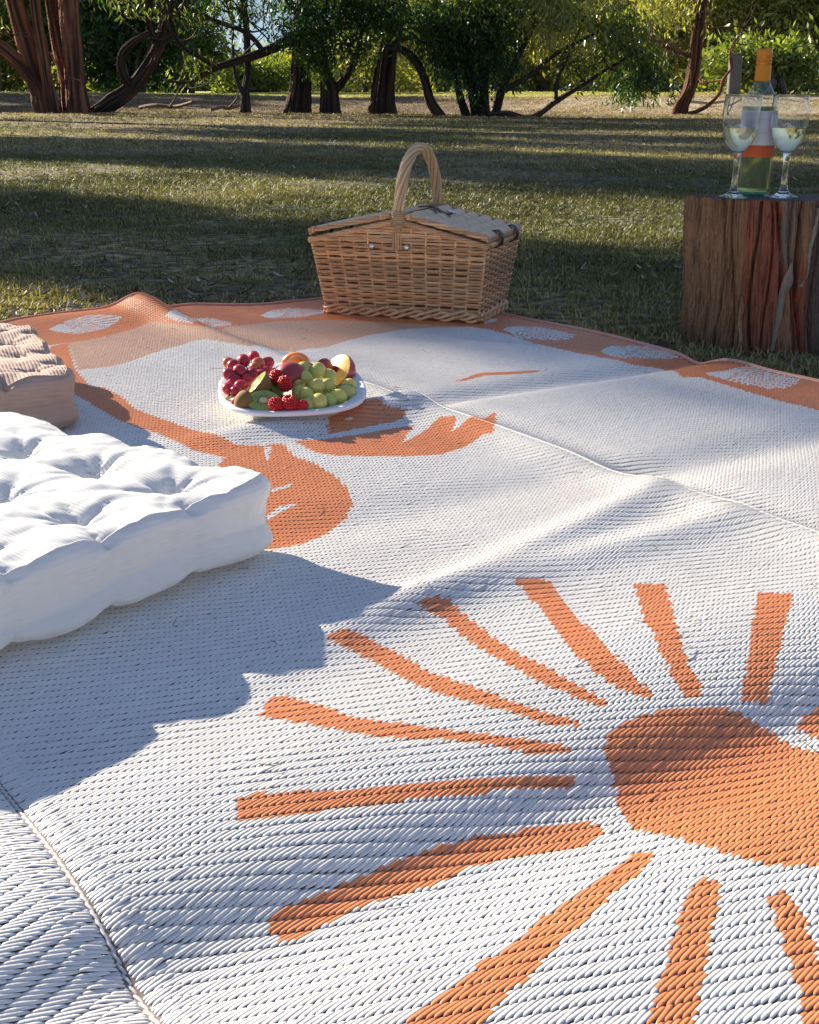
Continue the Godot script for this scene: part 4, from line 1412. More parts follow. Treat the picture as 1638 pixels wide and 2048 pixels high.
func grass_tuft(blades: int, height: float, spread: float) -> ArrayMesh:
	var s := Shape.new()
	for k in blades:
		var a := rng.randf() * TAU
		var b := rng.randf() * TAU
		var at := Vector3(cos(a), 0, sin(a)) * spread * sqrt(rng.randf())
		var h := height * rng.randf_range(0.5, 1.15)
		var lean := Vector3(cos(b), 0, sin(b)) * h * rng.randf_range(0.2, 1.3)
		var w := Vector3(-sin(b), 0, cos(b)) * 0.0016 * rng.randf_range(0.7, 1.4)
		var c := Color.WHITE * rng.randf_range(0.75, 1.2)
		var p := [s.point(at - w, Vector2.ZERO, c), s.point(at + w, Vector2.ZERO, c), s.point(at + lean * 0.4 + Vector3.UP * h * 0.62 + w * 0.8, Vector2.ZERO, c), s.point(at + lean * 0.4 + Vector3.UP * h * 0.62 - w * 0.8, Vector2.ZERO, c), s.point(at + lean + Vector3.UP * h * 0.9, Vector2.ZERO, c)]
		s.quad(p[0], p[1], p[2], p[3])
		s.tri(p[3], p[2], p[4])
	return s.made()


func on_mat(x: float, d: float, grow: float) -> bool:
	var q := mat_uv(x, d)
	return q.x > mat_u_end(q.y) - grow and q.x < -0.1 + grow and q.y < 1.885 + grow and q.y > -0.3 - grow


func build_grass() -> void:
	var m := tinted(0.6)
	m.backlight_enabled = true
	m.backlight = Color(0.7, 0.75, 0.4)
	# distance from, distance to, half width at the far end, tufts, size
	var bands := [[1.9, 4.2, 2.0, 30000, 1.0], [4.2, 7.0, 2.9, 32000, 1.15], [7.0, 12.0, 4.8, 26000, 1.35], [12.0, 20.0, 8.0, 22000, 1.7], [20.0, 32.0, 13.0, 14000, 2.2], [30.0, 46.0, 18.0, 15000, 3.0], [45.0, 75.0, 26.0, 16000, 3.4]]
	var kinds := [grass_tuft(9, 0.020, 0.028), grass_tuft(10, 0.013, 0.036), grass_tuft(5, 0.032, 0.024)]
	var where := [[], [], []]
	var tints := [[], [], []]
	for b in bands:
		for k in b[3]:
			var d: float = lerpf(b[0], b[1], rng.randf())
			var x: float = rng.randf_range(-1, 1) * b[2] * (d / b[1] * 0.8 + 0.2)
			if on_mat(x, d, rng.randf_range(-0.008, 0.02)) or Vector2(x - STUMP_AT.x, d - STUMP_AT.y).length() < 0.168:
				continue
			var n := noise_a.get_noise_2d(x * 14.0, d * 14.0)
			var g := noise_b.get_noise_2d(x * 6.0 + 40.0, d * 6.0)
			var fine := noise_a.get_noise_2d(x * 70.0, d * 70.0)
			if rng.randf() < 0.5 + n * 1.5 + fine * 1.1 and d < 40.0 and rng.randf() < 0.85:
				continue
			var green := Color(0.165, 0.155, 0.052)
			var straw := Color(0.54, 0.43, 0.21)
			var c := straw.lerp(green, clampf(0.50 + g * 1.7 - n * 0.6 + rng.randfn(0, 0.25), 0, 1))
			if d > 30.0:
				c = Color(0.20, 0.14, 0.08).lerp(Color(0.34, 0.26, 0.15), rng.randf()) * (1.0 + 0.7 * smoothstep(1.0, 5.0, x))  # bank tufts brightened towards the right too, sunlight put into their colour
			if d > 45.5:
				c = Color(0.52, 0.48, 0.16)
			var size: float = b[4] * rng.randf_range(0.7, 1.25)
			var i := [0, 0, 1, 1, 1, 2][rng.randi() % 6] as int
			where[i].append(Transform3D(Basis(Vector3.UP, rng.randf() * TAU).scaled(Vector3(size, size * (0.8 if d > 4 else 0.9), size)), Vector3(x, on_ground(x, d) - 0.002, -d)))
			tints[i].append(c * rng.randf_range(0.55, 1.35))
	for i in 3:
		var o := scatter("grass", kinds[i], m, where[i], tints[i])
		tag(o, ["short mixed green and dry grass of the lawn", "low matted dry grass between the taller tufts", "longer loose blades of grass scattered on the lawn"][i], "grass")
	# fallen gum leaves and bark
	var lf := Shape.new()
	var prof := [[-1.0, 0.05], [-0.5, 0.8], [0.1, 1.0], [0.6, 0.6], [1.0, 0.05]]
	for p in prof:
		for e in [-1.0, 0.0, 1.0]:
			lf.point(Vector3(e * p[1] * 0.009, 0.004 * absf(e) + 0.007 * p[0] * p[0], p[0] * 0.036))
	for i in 4:
		for j in 2:
			var a := i * 3 + j
			lf.quad(a, a + 1, a + 4, a + 3)
	var leaf := lf.made()
	where = []
	tints = []
	for k in 22000:
		var q := rng.randf()
		var d := lerpf(3.2, 46.0, q) if k % 3 else lerpf(3.0, 9.0, q)
		var x := rng.randf_range(-1, 1) * (0.6 + d * 0.42)
		if on_mat(x, d, 0.05) or (d < 12.0 and noise_a.get_noise_2d(x * 20, d * 20) + 0.15 < rng.randf() * 0.6):
			continue
		var size := rng.randf_range(0.3, 0.62) * (1.0 + d * 0.035)
		where.append(Transform3D((Basis(Vector3.UP, rng.randf() * TAU) * Basis(Vector3(1, 0, 0.4).normalized(), rng.randfn(0, 0.35))).scaled(Vector3.ONE * size), Vector3(x, on_ground(x, d) + 0.012, -d)))
		var c: Color = [Color(0.20, 0.12, 0.065), Color(0.33, 0.25, 0.16), Color(0.13, 0.075, 0.04), Color(0.44, 0.37, 0.28)][rng.randi() % 4]
		tints.append(c)
	var lm := tinted(0.45)
	tag(scatter("leaf_litter", leaf, lm, where, tints), "dry brown gum leaves strewn over the lawn and bank", "fallen leaves")


# ---------------------------------------------------------------- trees

func leaf_spray(leaves: int, long: float, wide: float, reach: float, droop: float) -> ArrayMesh:
	# a handful of narrow gum leaves hanging about a twig
	var s := Shape.new()
	for k in leaves:
		var at := Vector3(rng.randfn(0, 0.5), rng.randfn(0, 0.5), rng.randfn(0, 0.5)) * reach
		var dir := Vector3(rng.randfn(0, 0.55), -droop + rng.randfn(0, 0.4), rng.randfn(0, 0.55)).normalized()
		var side := dir.cross(Vector3(rng.randfn(0, 1), rng.randfn(0, 1), rng.randfn(0, 1))).normalized()
		var up := side.cross(dir)
		var l := long * rng.randf_range(0.7, 1.2)
		var w := wide * rng.randf_range(0.8, 1.2)
		var c := Color.WHITE * rng.randf_range(0.75, 1.25)
		var bend := up * l * rng.randf_range(-0.15, 0.15)
		var a := s.point(at, Vector2.ZERO, c)
		var b := s.point(at + dir * l * 0.4 + side * w * 0.5 + bend, Vector2.ZERO, c)
		var d := s.point(at + dir * l * 0.4 - side * w * 0.5 + bend, Vector2.ZERO, c)
		var e := s.point(at + dir * l, Vector2.ZERO, c)
		s.tri(a, b, d)
		s.tri(d, b, e)
	return s.made()


var sprays := []
var leaf_paint: StandardMaterial3D
var bark_paint: StandardMaterial3D


func bark_tube(pts: Array, rads: Array, tone: Color, streak: Color, lumps: float) -> ArrayMesh:
	var s := Shape.new()
	var p := smooth_path(pts, 5)
	var r := smooth_path(rads, 5)
	var thick: float = rads[0]
	s.tube(p, r, 44 if thick > 0.08 else 12, tone, true, 1.0, lumps, pts[0].x * 7.0)
	var ring := (44 if thick > 0.08 else 12) + 1
	for i in s.v.size():
		var q := s.t[i]
		if i < ring * p.size():
			# furrowed bark
			var mid: Vector3 = p[i / ring]
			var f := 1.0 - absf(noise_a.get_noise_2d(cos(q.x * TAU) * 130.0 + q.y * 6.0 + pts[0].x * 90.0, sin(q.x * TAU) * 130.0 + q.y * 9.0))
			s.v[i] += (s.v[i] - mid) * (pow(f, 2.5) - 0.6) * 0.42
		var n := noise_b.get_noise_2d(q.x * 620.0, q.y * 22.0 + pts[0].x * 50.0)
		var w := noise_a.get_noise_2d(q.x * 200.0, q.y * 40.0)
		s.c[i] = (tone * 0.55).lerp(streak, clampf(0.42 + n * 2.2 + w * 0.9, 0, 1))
	return s.made(0.0005)


func tree(called: String, label: String, category: String, x: float, d: float, stems: Array, tone: Color, streak: Color, crowns: Array, group := "") -> Node3D:
	# stems: [flat points, radii]; crowns: [centre, radii, sprays, size, colour, colour, spray kind]
	var t := thing(called, label, category, Vector3(x, on_ground(x, d) - 0.05, -d), group)
	var tips := []
	for k in stems.size():
		var pts := v3(stems[k][0])
		var rads: Array = stems[k][1]
		var thick: float = rads[0]
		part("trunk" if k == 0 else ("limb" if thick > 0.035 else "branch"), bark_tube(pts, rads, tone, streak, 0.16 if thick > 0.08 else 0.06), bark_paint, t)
		tips.append(pts)
	if d < 34.0 and x > -8.0:
		# thin side branches, each splitting once
		for k in 9:
			var from: Array = tips[rng.randi() % tips.size()]
			var a: Vector3 = from[rng.randi_range(from.size() / 2, from.size() - 1)]
			if a.y > 3.2 or a.y < 0.5:
				continue
			var dir := Vector3(rng.randfn(0, 1.0), rng.randfn(0.25, 0.4), rng.randfn(0, 0.4)).normalized()
			var pts := [a]
			for q in 5:
				dir = (dir + Vector3(rng.randfn(0, 0.35), rng.randfn(0.02, 0.3), rng.randfn(0, 0.2))).normalized()
				pts.append(pts[-1] + dir * rng.randf_range(0.18, 0.42))
			var s := Shape.new()
			s.tube(smooth_path(pts, 4), smooth_path([0.026, 0.021, 0.016, 0.012, 0.008, 0.004], 4), 7, tone.lerp(streak, rng.randf()))
			var fork := (Vector3(-dir.z, 0.4, dir.x) * (1.0 if rng.randf() < 0.5 else -1.0) + dir).normalized()
			s.tube(smooth_path([pts[2], pts[2] + fork * 0.35, pts[2] + fork * 0.8 + Vector3(0, 0.12, 0)], 4), [0.013, 0.012, 0.011, 0.010, 0.009, 0.007, 0.006, 0.005, 0.004], 6, tone)
			part("branch", s.made(), bark_paint, t)
	for cr in crowns:
		var where := []
		var tints := []
		var centre: Vector3 = cr[0]
		var rad: Vector3 = cr[1]
		var clumps := []
		for k in maxi(5, int(cr[2] / 34.0)):
			var p := Vector3(rng.randfn(0, 1), rng.randfn(0, 1), rng.randfn(0, 1)).normalized() * pow(rng.randf(), 0.38)
			clumps.append(centre + p * rad)
		var tw := Shape.new()
		for k in clumps.size():
			# a twig feeds each clump from the nearest limb
			var best := Vector3.INF
			for pts in tips:
				for p in pts:
					if p.distance_to(clumps[k]) < best.distance_to(clumps[k]):
						best = p
			if best.distance_to(clumps[k]) < 4.5:
				tw.tube(smooth_path([best, best.lerp(clumps[k], 0.5) + Vector3(rng.randfn(0, 0.12), 0.12, rng.randfn(0, 0.12)), clumps[k]], 3), [0.022, 0.02, 0.017, 0.014, 0.011, 0.008, 0.005], 5, tone * 0.9, false)
		if tw.v.size():
			part("twigs", tw.made(), bark_paint, t).set_meta("kind", "stuff")
		for k in int(cr[2]):
			var home: Vector3 = clumps[rng.randi() % clumps.size()]
			var spread := 0.20 * (rad.x + rad.y + rad.z) / 3.0 + 0.10
			var p := home + Vector3(rng.randfn(0, 1), rng.randfn(0, 0.8), rng.randfn(0, 1)) * spread
			var size: float = cr[3] * rng.randf_range(0.7, 1.3)
			where.append(Transform3D((Basis(Vector3.UP, rng.randf() * TAU) * Basis(Vector3.RIGHT, rng.randfn(0, 0.25))).scaled(Vector3.ONE * size), p))
			tints.append(cr[4].lerp(cr[5], clampf(0.5 + rng.randfn(0, 0.3), 0, 1)) * rng.randf_range(0.7, 1.2))
		scatter("crown", sprays[cr[6]], leaf_paint, where, tints, t)
	return t


func build_trees() -> void:
	sprays = [leaf_spray(12, 0.19, 0.036, 0.26, 1.0), leaf_spray(16, 0.14, 0.045, 0.30, 0.45), leaf_spray(18, 0.30, 0.10, 0.7, 0.4)]
	leaf_paint = tinted(0.42)
	leaf_paint.backlight_enabled = true
	leaf_paint.backlight = Color(0.92, 1.0, 0.5)
	bark_paint = tinted(0.9)
	grain(bark_paint, 0.06, Vector3(5, 0.9, 5), 4.0)
	var red := Color(0.46, 0.20, 0.115)
	var brown := Color(0.15, 0.09, 0.06)
	var dark := Color(0.045, 0.036, 0.030)
	var grey := Color(0.13, 0.11, 0.095)
	var deep := Color(0.055, 0.115, 0.034)
	var mid := Color(0.085, 0.145, 0.034)
	var olive := Color(0.40, 0.40, 0.14)
	var gold := Color(0.66, 0.56, 0.25)
	var teal := Color(0.045, 0.125, 0.085)
	# the stringybark clump at the left
	tree("gum_tree", "stringybark gum with several red-brown trunks rising from one base at far left", "tree", -7.6, 30.0, [
		[[0.33, 0, 0.1, 0.32, 0.7, 0.1, 0.31, 1.4, 0.1, 0.3, 2.5, 0.1, 0.4, 5.4, 0], [0.26, 0.2, 0.19, 0.19, 0.12]],
		[[-0.38, 0, 0.0, -0.5, 0.55, 0.0, -0.66, 1.2, 0, -0.93, 2.5, 0, -1.4, 5.2, 0.1], [0.25, 0.21, 0.19, 0.17, 0.11]],
		[[-0.2, 0, 0.25, -0.26, 0.6, 0.25, -0.33, 1.4, 0.25, -0.42, 2.5, 0.2, -0.5, 5.0, 0.1], [0.15, 0.12, 0.11, 0.1, 0.07]],
		[[0.1, 0, -0.25, 0.05, 0.8, -0.3, -0.1, 1.6, -0.35, -0.2, 3.0, -0.4, 0, 5.0, -0.6], [0.22, 0.18, 0.15, 0.12, 0.08]],
		[[-0.42, 0.1, 0.0, -0.62, 0.75, 0.1, -1.05, 1.25, 0.15, -1.45, 1.55, 0.2, -2.2, 2.2, 0.3, -2.9, 3.6, 0.3], [0.16, 0.15, 0.13, 0.12, 0.09, 0.05]],
	], brown, red, [[Vector3(-0.3, 6.2, 0), Vector3(2.6, 1.9, 2.2), 620, 1.3, deep, olive, 0], [Vector3(-2.2, 2.6, 0.3), Vector3(0.9, 0.8, 0.7), 60, 0.9, mid, olive, 0]])
	tree("leaning_gum", "dark gum leaning right with a forked curving trunk beside the stringybark clump", "tree", -6.94, 30.2, [
		[[-0.1, -0.05, 0, 0.3, 0.22, 0, 0.6, 0.4, 0, 0.9, 0.65, 0.0, 1.17, 0.98, 0.0, 1.43, 1.4, 0.0, 1.6, 1.85, 0, 1.76, 2.5, 0, 1.8, 4.0, 0], [0.17, 0.17, 0.16, 0.14, 0.13, 0.12, 0.11, 0.1, 0.06]],
		[[0.80, 0.58, 0.0, 0.62, 0.9, 0.1, 0.66, 1.25, 0.1, 0.9, 1.5, 0.1, 1.3, 1.72, 0.1], [0.10, 0.09, 0.085, 0.075, 0.05]],
		[[1.45, 1.45, 0.0, 1.3, 1.8, 0.05, 1.3, 2.5, 0.1, 1.0, 3.6, 0.1], [0.09, 0.08, 0.06, 0.04]],
		[[1.62, 1.7, 0, 1.95, 2.1, 0, 2.2, 2.6, 0.1], [0.05, 0.04, 0.03]],
	], dark, brown, [[Vector3(1.5, 4.6, 0), Vector3(1.6, 1.3, 1.4), 260, 1.1, deep, mid, 0], [Vector3(1.0, 2.3, 0.1), Vector3(0.7, 0.35, 0.6), 34, 0.8, deep, olive, 0]])
	tree("young_gum", "thin young grey gum with a forked stem left of the middle trunks", "tree", -3.63, 30.0, [
		[[0, 0, 0, 0.02, 0.5, 0, 0.1, 0.95, 0, 0.1, 1.8, 0, 0.05, 2.5, 0, 0, 4.2, 0], [0.12, 0.085, 0.075, 0.065, 0.055, 0.03]],
		[[0.0, 0.42, 0.0, -0.14, 0.7, 0.05, -0.2, 1.1, 0.05, -0.2, 2.1, 0.05, -0.3, 3.4, 0.1], [0.05, 0.042, 0.038, 0.03, 0.02]],
	], dark, grey, [[Vector3(-0.5, 2.6, 0), Vector3(1.0, 0.55, 0.8), 36, 0.85, deep, mid, 0]])
	tree("gum_tree", "stout dark gum in the middle left with a long bough reaching left", "tree", -2.45, 30.0, [
		[[-0.06, -0.05, 0, 0.05, 0.6, 0, 0.1, 1.15, 0, 0.17, 1.8, 0, 0.25, 2.5, 0, 0.35, 5.0, 0], [0.31, 0.225, 0.205, 0.19, 0.18, 0.11]],
		[[0.12, 1.75, 0, -0.25, 1.52, 0.1, -0.7, 1.33, 0.15, -1.25, 1.15, 0.2, -1.75, 1.0, 0.2, -2.1, 0.82, 0.2, -2.35, 0.7, 0.2, -2.85, 0.72, 0.2], [0.11, 0.10, 0.09, 0.075, 0.06, 0.05, 0.035, 0.02]],
		[[-1.75, 1.0, 0.2, -2.05, 1.2, 0.2, -2.36, 1.35, 0.2, -2.65, 1.7, 0.2, -2.9, 2.3, 0.2], [0.055, 0.05, 0.045, 0.04, 0.025]],
		[[-0.72, 1.34, 0.15, -0.95, 1.62, 0.15, -1.25, 1.8, 0.15, -1.8, 1.98, 0.15, -2.3, 2.2, 0.15], [0.06, 0.055, 0.05, 0.045, 0.03]],
		[[0.17, 1.9, 0, -0.1, 2.3, 0.1, -0.6, 2.9, 0.1], [0.09, 0.07, 0.05]],
		[[-1.2, 1.78, 0.15, -1.15, 2.1, 0.15, -0.9, 2.6, 0.15], [0.03, 0.025, 0.02]],
	], dark, brown, [[Vector3(0.2, 5.4, 0), Vector3(2.4, 1.7, 2.0), 520, 1.3, deep, mid, 0], [Vector3(-0.75, 2.35, 0.2), Vector3(0.85, 0.32, 0.5), 50, 0.8, deep, mid, 0], [Vector3(-1.9, 2.1, 0.2), Vector3(0.8, 0.4, 0.5), 40, 0.75, deep, olive, 0], [Vector3(0.1, 2.2, 0.4), Vector3(0.45, 0.5, 0.4), 80, 0.85, deep, teal, 0], [Vector3(-2.2, 0.95, 0.2), Vector3(0.5, 0.16, 0.3), 22, 0.7, mid, olive, 0]])
	tree("short_gum", "short broken dark trunk sprouting green leaves between two stout gums", "tree", -1.75, 29.6, [
		[[0, -0.05, 0, 0.0, 0.55, 0, -0.1, 1.0, 0, -0.15, 1.6, 0, 0.0, 2.4, 0], [0.22, 0.17, 0.11, 0.07, 0.04]],
		[[0.05, 0.48, 0, 0.33, 0.75, 0, 0.58, 1.2, 0.1, 0.75, 1.8, 0.1], [0.10, 0.085, 0.06, 0.035]],
	], dark, brown, [[Vector3(0.05, 1.55, 0.3), Vector3(0.85, 0.55, 0.5), 190, 0.85, deep, mid, 1], [Vector3(0.55, 2.15, 0.2), Vector3(0.8, 0.5, 0.5), 130, 0.9, deep, mid, 0], [Vector3(-0.25, 1.05, 0.3), Vector3(0.25, 0.3, 0.2), 34, 0.7, mid, Color(0.14, 0.2, 0.03), 0]])
	tree("gum_tree", "thick straight dark gum at the centre behind the basket", "tree", -0.6, 30.0, [
		[[-0.03, -0.05, 0, 0.02, 0.6, 0, 0.1, 1.2, 0, 0.2, 1.75, 0, 0.36, 2.5, 0, 0.55, 5.0, 0], [0.30, 0.225, 0.21, 0.20, 0.17, 0.10]],
		[[0.1, 1.5, 0, -0.12, 1.9, 0.05, -0.3, 2.6, 0.1], [0.08, 0.06, 0.04]],
		[[0.25, 1.5, 0.0, 0.5, 1.62, 0.1, 0.9, 1.72, 0.1, 1.3, 2.0, 0.1], [0.07, 0.06, 0.045, 0.03]],
	], dark, brown, [[Vector3(0.5, 5.2, 0), Vector3(2.2, 1.6, 2.0), 480, 1.3, deep, mid, 0], [Vector3(-0.2, 2.2, 0.3), Vector3(0.6, 0.4, 0.5), 110, 0.9, deep, mid, 0]])
	tree("shrubby_gum", "bushy many-stemmed gum with dense dark green crown right of centre", "tree", 1.44, 28.6, [
		[[0, -0.05, 0, -0.15, 0.7, 0, -0.25, 1.4, 0, -0.3, 2.6, 0], [0.12, 0.09, 0.08, 0.05]],
		[[0.15, -0.05, 0.1, 0.12, 0.8, 0.1, 0.2, 1.6, 0.1, 0.1, 2.6, 0.1], [0.10, 0.08, 0.07, 0.05]],
		[[0.35, -0.05, 0, 0.5, 0.6, 0, 0.85, 1.3, 0, 1.2, 2.0, 0], [0.10, 0.08, 0.06, 0.04]],
		[[-0.2, -0.05, 0.1, -0.4, 0.5, 0.1, -0.55, 1.2, 0.1, -0.6, 2.0, 0.1], [0.09, 0.07, 0.06, 0.04]],
		[[-0.75, -0.02, 0.0, -1.0, 0.35, 0.0, -1.12, 0.75, 0.0, -1.3, 1.15, 0, -1.6, 1.38, 0, -1.95, 1.45, 0], [0.10, 0.09, 0.085, 0.08, 0.07, 0.05]],
		[[0.2, 0.08, 0.2, 0.6, 0.1, 0.25, 0.95, 0.02, 0.3, 1.25, 0.1, 0.3, 1.6, 0.35, 0.3, 2.2, 0.72, 0.3, 2.65, 1.0, 0.3, 3.2, 1.3, 0.3], [0.075, 0.07, 0.07, 0.065, 0.055, 0.045, 0.035, 0.02]],
		[[1.6, 0.35, 0.3, 1.62, 0.8, 0.3, 1.85, 1.3, 0.3, 2.1, 1.9, 0.3], [0.04, 0.035, 0.03, 0.02]],
		[[0.5, 0.55, 0.1, 1.1, 0.9, 0.2, 1.6, 1.3, 0.25, 2.4, 1.7, 0.3], [0.06, 0.05, 0.04, 0.025]],
	], dark, brown, [[Vector3(-0.2, 1.75, 0), Vector3(1.15, 0.75, 0.9), 430, 0.95, deep, mid, 1], [Vector3(0.4, 2.6, 0), Vector3(1.7, 0.8, 1.1), 400, 1.0, mid, olive, 1], [Vector3(1.9, 2.0, 0.2), Vector3(1.1, 0.6, 0.7), 200, 0.9, olive, gold, 0], [Vector3(3.0, 1.4, 0.3), Vector3(0.8, 0.75, 0.6), 200, 0.85, mid, olive, 0], [Vector3(3.35, 0.75, 0.3), Vector3(0.45, 0.5, 0.4), 130, 0.8, mid, teal, 0], [Vector3(2.25, 1.15, 0.3), Vector3(0.5, 0.3, 0.3), 60, 0.75, mid, Color(0.2, 0.22, 0.04), 1], [Vector3(0.0, 0.95, 0.3), Vector3(0.8, 0.45, 0.5), 150, 0.8, deep, teal, 0]])
	tree("red_gum", "slender red-barked gum on the right beside a pale fallen branch", "tree", 6.62, 33.0, [
		[[-0.1, -0.1, 0, 0.0, 0.3, 0, 0.14, 0.65, 0, 0.22, 1.2, 0, 0.24, 2.0, 0, 0.3, 2.8, 0, 0.5, 5.5, 0], [0.2, 0.16, 0.145, 0.14, 0.135, 0.12, 0.07]],
		[[0.1, 0.05, 0.1, 0.35, 0.12, 0.1, 0.62, 0.28, 0.1, 0.85, 0.55, 0.1, 0.92, 0.85, 0.1, 1.1, 1.1, 0.1], [0.055, 0.05, 0.045, 0.04, 0.035, 0.02]],
		[[0.24, 1.35, 0, -0.3, 1.5, 0.1, -0.9, 1.75, 0.1, -1.6, 1.85, 0.1], [0.05, 0.04, 0.03, 0.02]],
	], Color(0.14, 0.05, 0.03), Color(0.30, 0.125, 0.065), [[Vector3(0.4, 5.6, 0), Vector3(2.2, 1.6, 1.9), 420, 1.3, mid, olive, 0], [Vector3(-0.6, 2.5, 0.2), Vector3(1.1, 0.5, 0.6), 120, 0.9, olive, gold, 0]])
	# the bush beyond the bank: [label, x, d, trunk height, crown centre y, crown radii, sprays, size, colours, lean]
	var far := [
		["blue-green thicket tree filling the gap right of the red-brown trunks", -10.8, 54.0, 3.4, Vector3(2.9, 3.4, 2.6), 1100, deep, teal],
		["dark bush tree at the far left edge behind the stringybark trunks", -16.8, 56.0, 3.2, Vector3(2.6, 2.8, 2.4), 620, deep, olive],
		["golden lit tree glimpsed between the stringybark trunks", -14.0, 64.0, 3.6, Vector3(3.0, 3.4, 2.5), 700, olive, gold],
		["dark tree standing behind the leaning gum", -9.6, 60.0, 2.4, Vector3(1.7, 2.3, 1.8), 420, deep, olive],
		["loose olive shrub under the long bough of the middle gum", -7.2, 64.0, 0.8, Vector3(2.4, 0.75, 1.6), 260, deep, olive],
		["round sunlit olive tree far across the paddock", -10.6, 100.0, 1.1, Vector3(3.0, 1.0, 2.6), 420, olive, Color(0.20, 0.21, 0.06)],
		["taller pale olive tree far across the paddock beside the middle gum", -9.0, 108.0, 1.7, Vector3(1.4, 1.6, 1.4), 460, olive, gold],
		["low olive bush line right of the far paddock trees", -2.0, 76.0, 1.7, Vector3(3.2, 1.9, 2.0), 420, olive, gold],
		["dark tree filling the gap between the two stout middle gums", -1.9, 60.0, 4.2, Vector3(3.4, 2.2, 2.2), 480, mid, olive],
		["sunlit yellow-green tree behind the arching limb at centre", 1.6, 60.0, 2.9, Vector3(2.6, 2.7, 2.2), 660, olive, gold],
		["olive tree behind the bushy gum's right hand limbs", 5.4, 56.0, 2.9, Vector3(2.8, 2.8, 2.2), 480, olive, gold],
		["straggly golden scrub tree left of the red-barked gum", 9.4, 52.0, 3.0, Vector3(2.8, 3.0, 2.2), 380, olive, gold],
		["straggly golden scrub tree behind the grey timber post", 12.6, 54.0, 3.2, Vector3(2.6, 3.2, 2.2), 380, gold, olive],
		["leafy olive tree behind the right hand wine glass", 14.6, 50.0, 3.4, Vector3(2.4, 3.2, 2.2), 380, olive, mid],
		["olive scrub tree beyond the right edge of the view", 17.6, 53.0, 3.1, Vector3(2.8, 3.2, 2.2), 380, olive, gold],
		["low dense green shrub directly behind the wine bottle", 12.2, 47.0, 1.0, Vector3(2.0, 0.9, 1.0), 260, olive, mid],
		["tall bush tree standing further back on the right", 10.5, 70.0, 5.4, Vector3(4.5, 3.8, 3.0), 900, olive, gold],
		["tall bush tree standing furthest back at the right edge", 18.5, 72.0, 5.2, Vector3(4.5, 3.8, 3.0), 800, gold, olive],
		["tall dark tree far back above the bushy gum", 3.5, 74.0, 6.4, Vector3(3.6, 3.2, 2.6), 560, deep, olive],
		["tall dark bush far back behind the blue-green thicket", -20.5, 78.0, 5.4, Vector3(4.0, 4.2, 3.0), 900, deep, mid],
	]
	for k in far.size():
		var f: Array = far[k]
		var cy: float = f[3]
		var r: Vector3 = f[4]
		var back := 1.0
		if f[2] > 48.0 and f[2] < 66.0:
			# well back, so that the sun reaches the open ground before them
			back = 1.42
			cy = cy * back - 0.1
			r *= Vector3(back, back, 1.0)
		var stems := []
		for q in 7:
			var sx := rng.randfn(0, 0.35) * r.x
			var b := rng.randfn(0, 0.25)
			stems.append([[b, -0.1, 0.3 * q, b + sx * 0.3 + rng.randfn(0, 0.1), cy * 0.4, 0.3 * q, b + sx * 0.7, cy * 0.8, 0.2, sx, cy + r.y * 0.5, 0], [0.12, 0.08, 0.06, 0.025]])
		tree("bush_tree", f[0], "tree", f[1] * back, f[2] * back, stems, grey, Color(0.34, 0.27, 0.19), [[Vector3(0, cy, 0), r, f[5], back, f[6], f[7], 2]], "bush beyond the bank")
	# unseen gums added left of the frame, crowns stacked and gapped to shade the lawn
	# each: [label, distances across the light, how high the crown reaches, sprays in each bough]
	var shade := [
		["unseen tall gum left of the view, narrow crown placed to shade the grass behind the mat", [3.2], 6.0, 10.4, 190],
		["unseen tall spreading gum left of the view, crown gapped to shade the lawn", [6.9, 7.7, 8.4], 5.4, 10.2, 160],
		["unseen tall thin-crowned gum further back on the left, placed to shade the lawn", [10.8, 12.8, 15.0], 5.0, 10.0, 60],
	]
	tree("unseen_shade_gum", "unseen low bushy gum added left of the view to shade the grass beside the mat", "tree", 2.2 * 0.66 - 12.0 * 0.751, 2.2 * 0.751 + 12.0 * 0.66, [[[0, -0.1, 0, 0.05, 1.2, 0, 0, 3.0, 0], [0.1, 0.07, 0.03]]], brown, grey, [[Vector3(0, 0.9, 0), Vector3(0.3, 0.6, 0.3), 120, 1.3, deep, mid, 1], [Vector3(0, 1.8, 0), Vector3(0.3, 0.6, 0.3), 120, 1.3, deep, mid, 1], [Vector3(0, 2.7, 0), Vector3(0.3, 0.45, 0.3), 110, 1.3, deep, mid, 1]])  # unseen low gum, added as a shadow caster for this strip of grass
	for f in shade:
		var mid_offset: float = f[1][f[1].size() / 2]
		var along := 24.6
		var bx := mid_offset * 0.66 - along * 0.751
		var bd := mid_offset * 0.751 + along * 0.66
		var crowns := []
		var stems := [[[0, -0.1, 0, 0.1, 2.5, 0.1, 0.1, 5.0, 0, 0, 8.0, 0, 0, 10.4, 0], [0.28, 0.22, 0.18, 0.12, 0.04]]]
		for o in f[1]:
			var dx: float = (o - mid_offset) * 0.66
			var dz: float = -(o - mid_offset) * 0.751
			if absf(dx) > 0.1:
				stems.append([[0.05, 3.6, 0, dx * 0.6, 5.4, dz * 0.6, dx, 7.5, dz, dx, 9.5, dz], [0.13, 0.1, 0.06, 0.03]])
			var y: float = f[2]
			while y <= f[3]:
				if mid_offset < 5.0 or rng.randf() > 0.3:
					crowns.append([Vector3(dx + rng.randfn(0, 0.08), y, dz + rng.randfn(0, 0.08)), Vector3(0.5, 0.55, 0.5), f[4], 2.0, deep, mid, 1])
				y += 0.85
		tree("unseen_shade_gum", f[0], "tree", bx, bd, stems, brown, grey, crowns)
	# unseen gums added beyond the left edge to keep the left of the bank dark
	var row := ["nearest", "second", "third", "fourth", "farthest"]
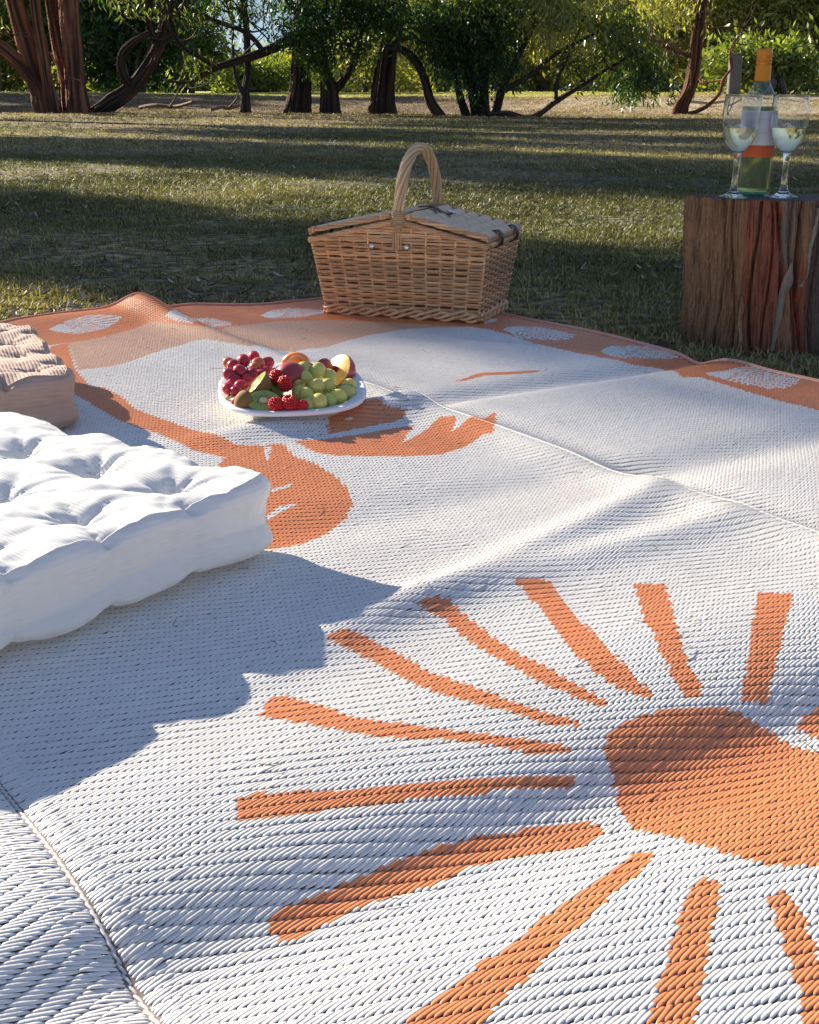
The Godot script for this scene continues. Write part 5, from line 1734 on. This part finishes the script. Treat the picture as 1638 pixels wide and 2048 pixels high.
	for k in 5:
		var o := 18.5 + k * 3.1
		tree("unseen_shade_gum", "%s unseen gum added in a row beyond the left edge to shade the bank" % row[k], "tree", o * 0.66 - 50.0 * 0.751, o * 0.751 + 50.0 * 0.66, [[[0, -0.1, 0, 0.1, 3.0, 0.1, 0, 6.0, 0, 0, 8.4, 0], [0.3, 0.2, 0.13, 0.05]]], brown, grey, [[Vector3(0, 5.0, 0), Vector3(1.5, 1.2, 1.5), 150, 1.2, deep, mid, 2], [Vector3(0, 7.2, 0), Vector3(1.6, 1.2, 1.6), 150, 1.2, deep, mid, 2]], "added gums beyond the left edge")
	# the bush closes off the paddock
	var where := []
	var tints := []
	for k in 9000:
		var q := rng.randf_range(-1, 1)
		var x := q * 85.0
		var d := 125.0 + 10.0 * sin(x * 0.11) + rng.randf_range(0, 14.0)
		var crown := 5.0 + 2.6 * noise_a.get_noise_2d(x * 9.0, 3.0) + 1.6 * sin(x * 0.37)
		if absf(x + 17.0) < 8.0:
			crown *= 0.42
		var y := crown * pow(rng.randf(), 0.7)
		where.append(Transform3D(Basis(Vector3.UP, rng.randf() * TAU).scaled(Vector3.ONE * rng.randf_range(1.4, 2.4)), Vector3(x, 0.3 + y, -d)))
		var pale := clampf(0.45 + 1.6 * noise_b.get_noise_2d(x * 12.0, y * 14.0), 0, 1)
		tints.append(deep.lerp(olive, pale) * rng.randf_range(0.8, 1.3))
	tag(scatter("distant_bush", sprays[2], leaf_paint, where, tints), "distant line of bush closing off the far side of the paddock", "bush")
	build_bank_bits()


func build_bank_bits() -> void:
	var t := thing("timber_post", "weathered grey timber post in the scrub left of the bottle", "post", Vector3(9.95, on_ground(9.95, 42.0) - 0.1, -42.0))
	var s := Shape.new()
	s.slab(Vector3(0.36, 1.35, 0.30), Transform3D(Basis(), Vector3(0, 0.675, 0)), Color(0.16, 0.15, 0.145), 0.025)
	s.slab(Vector3(0.30, 0.05, 0.24), Transform3D(Basis(Vector3(0, 0, 1), 0.08), Vector3(0, 1.365, 0)), Color(0.19, 0.18, 0.17), 0.015)
	var m := tinted(0.9)
	grain(m, 0.08, Vector3(6, 0.8, 6), 1.2)
	part("post", s.made(0.0, true), m, t)
	for k in [["pale bleached fallen branch on the bank beside the red-barked gum", 8.0, 37.0, 1.0, 0.2, Color(0.52, 0.46, 0.37)], ["short brown stick lying on the bank left of the young gum", -4.1, 30.6, 0.5, 0.9, Color(0.26, 0.20, 0.14)], ["thin fallen branch on the bank in front of the long bough", -5.6, 31.5, 0.9, -0.6, Color(0.22, 0.17, 0.12)], ["grey fallen branch lying under the scrub at right", 15.0, 43.0, 1.5, 0.1, Color(0.30, 0.27, 0.23)]]:
		var f := thing("fallen_branch", k[0], "branch", Vector3(k[1], on_ground(k[1], k[2]) + 0.05, -k[2]))
		f.rotation.y = k[4]
		var w := Shape.new()
		var l: float = k[3]
		w.tube(smooth_path([Vector3(-l, 0.02, 0), Vector3(-l * 0.4, 0.08, 0.05), Vector3(l * 0.2, 0.05, -0.05), Vector3(l, 0.16, 0.1)], 5), [0.04], 8, k[5], true, 1.0, 0.15)
		w.tube(smooth_path([Vector3(l * 0.1, 0.05, 0), Vector3(l * 0.4, 0.25, 0.1), Vector3(l * 0.6, 0.5, 0.1)], 4), [0.035, 0.03, 0.025, 0.02, 0.018, 0.015, 0.012, 0.01, 0.008], 7, k[5])
		part("wood", w.made(), bark_paint, f)
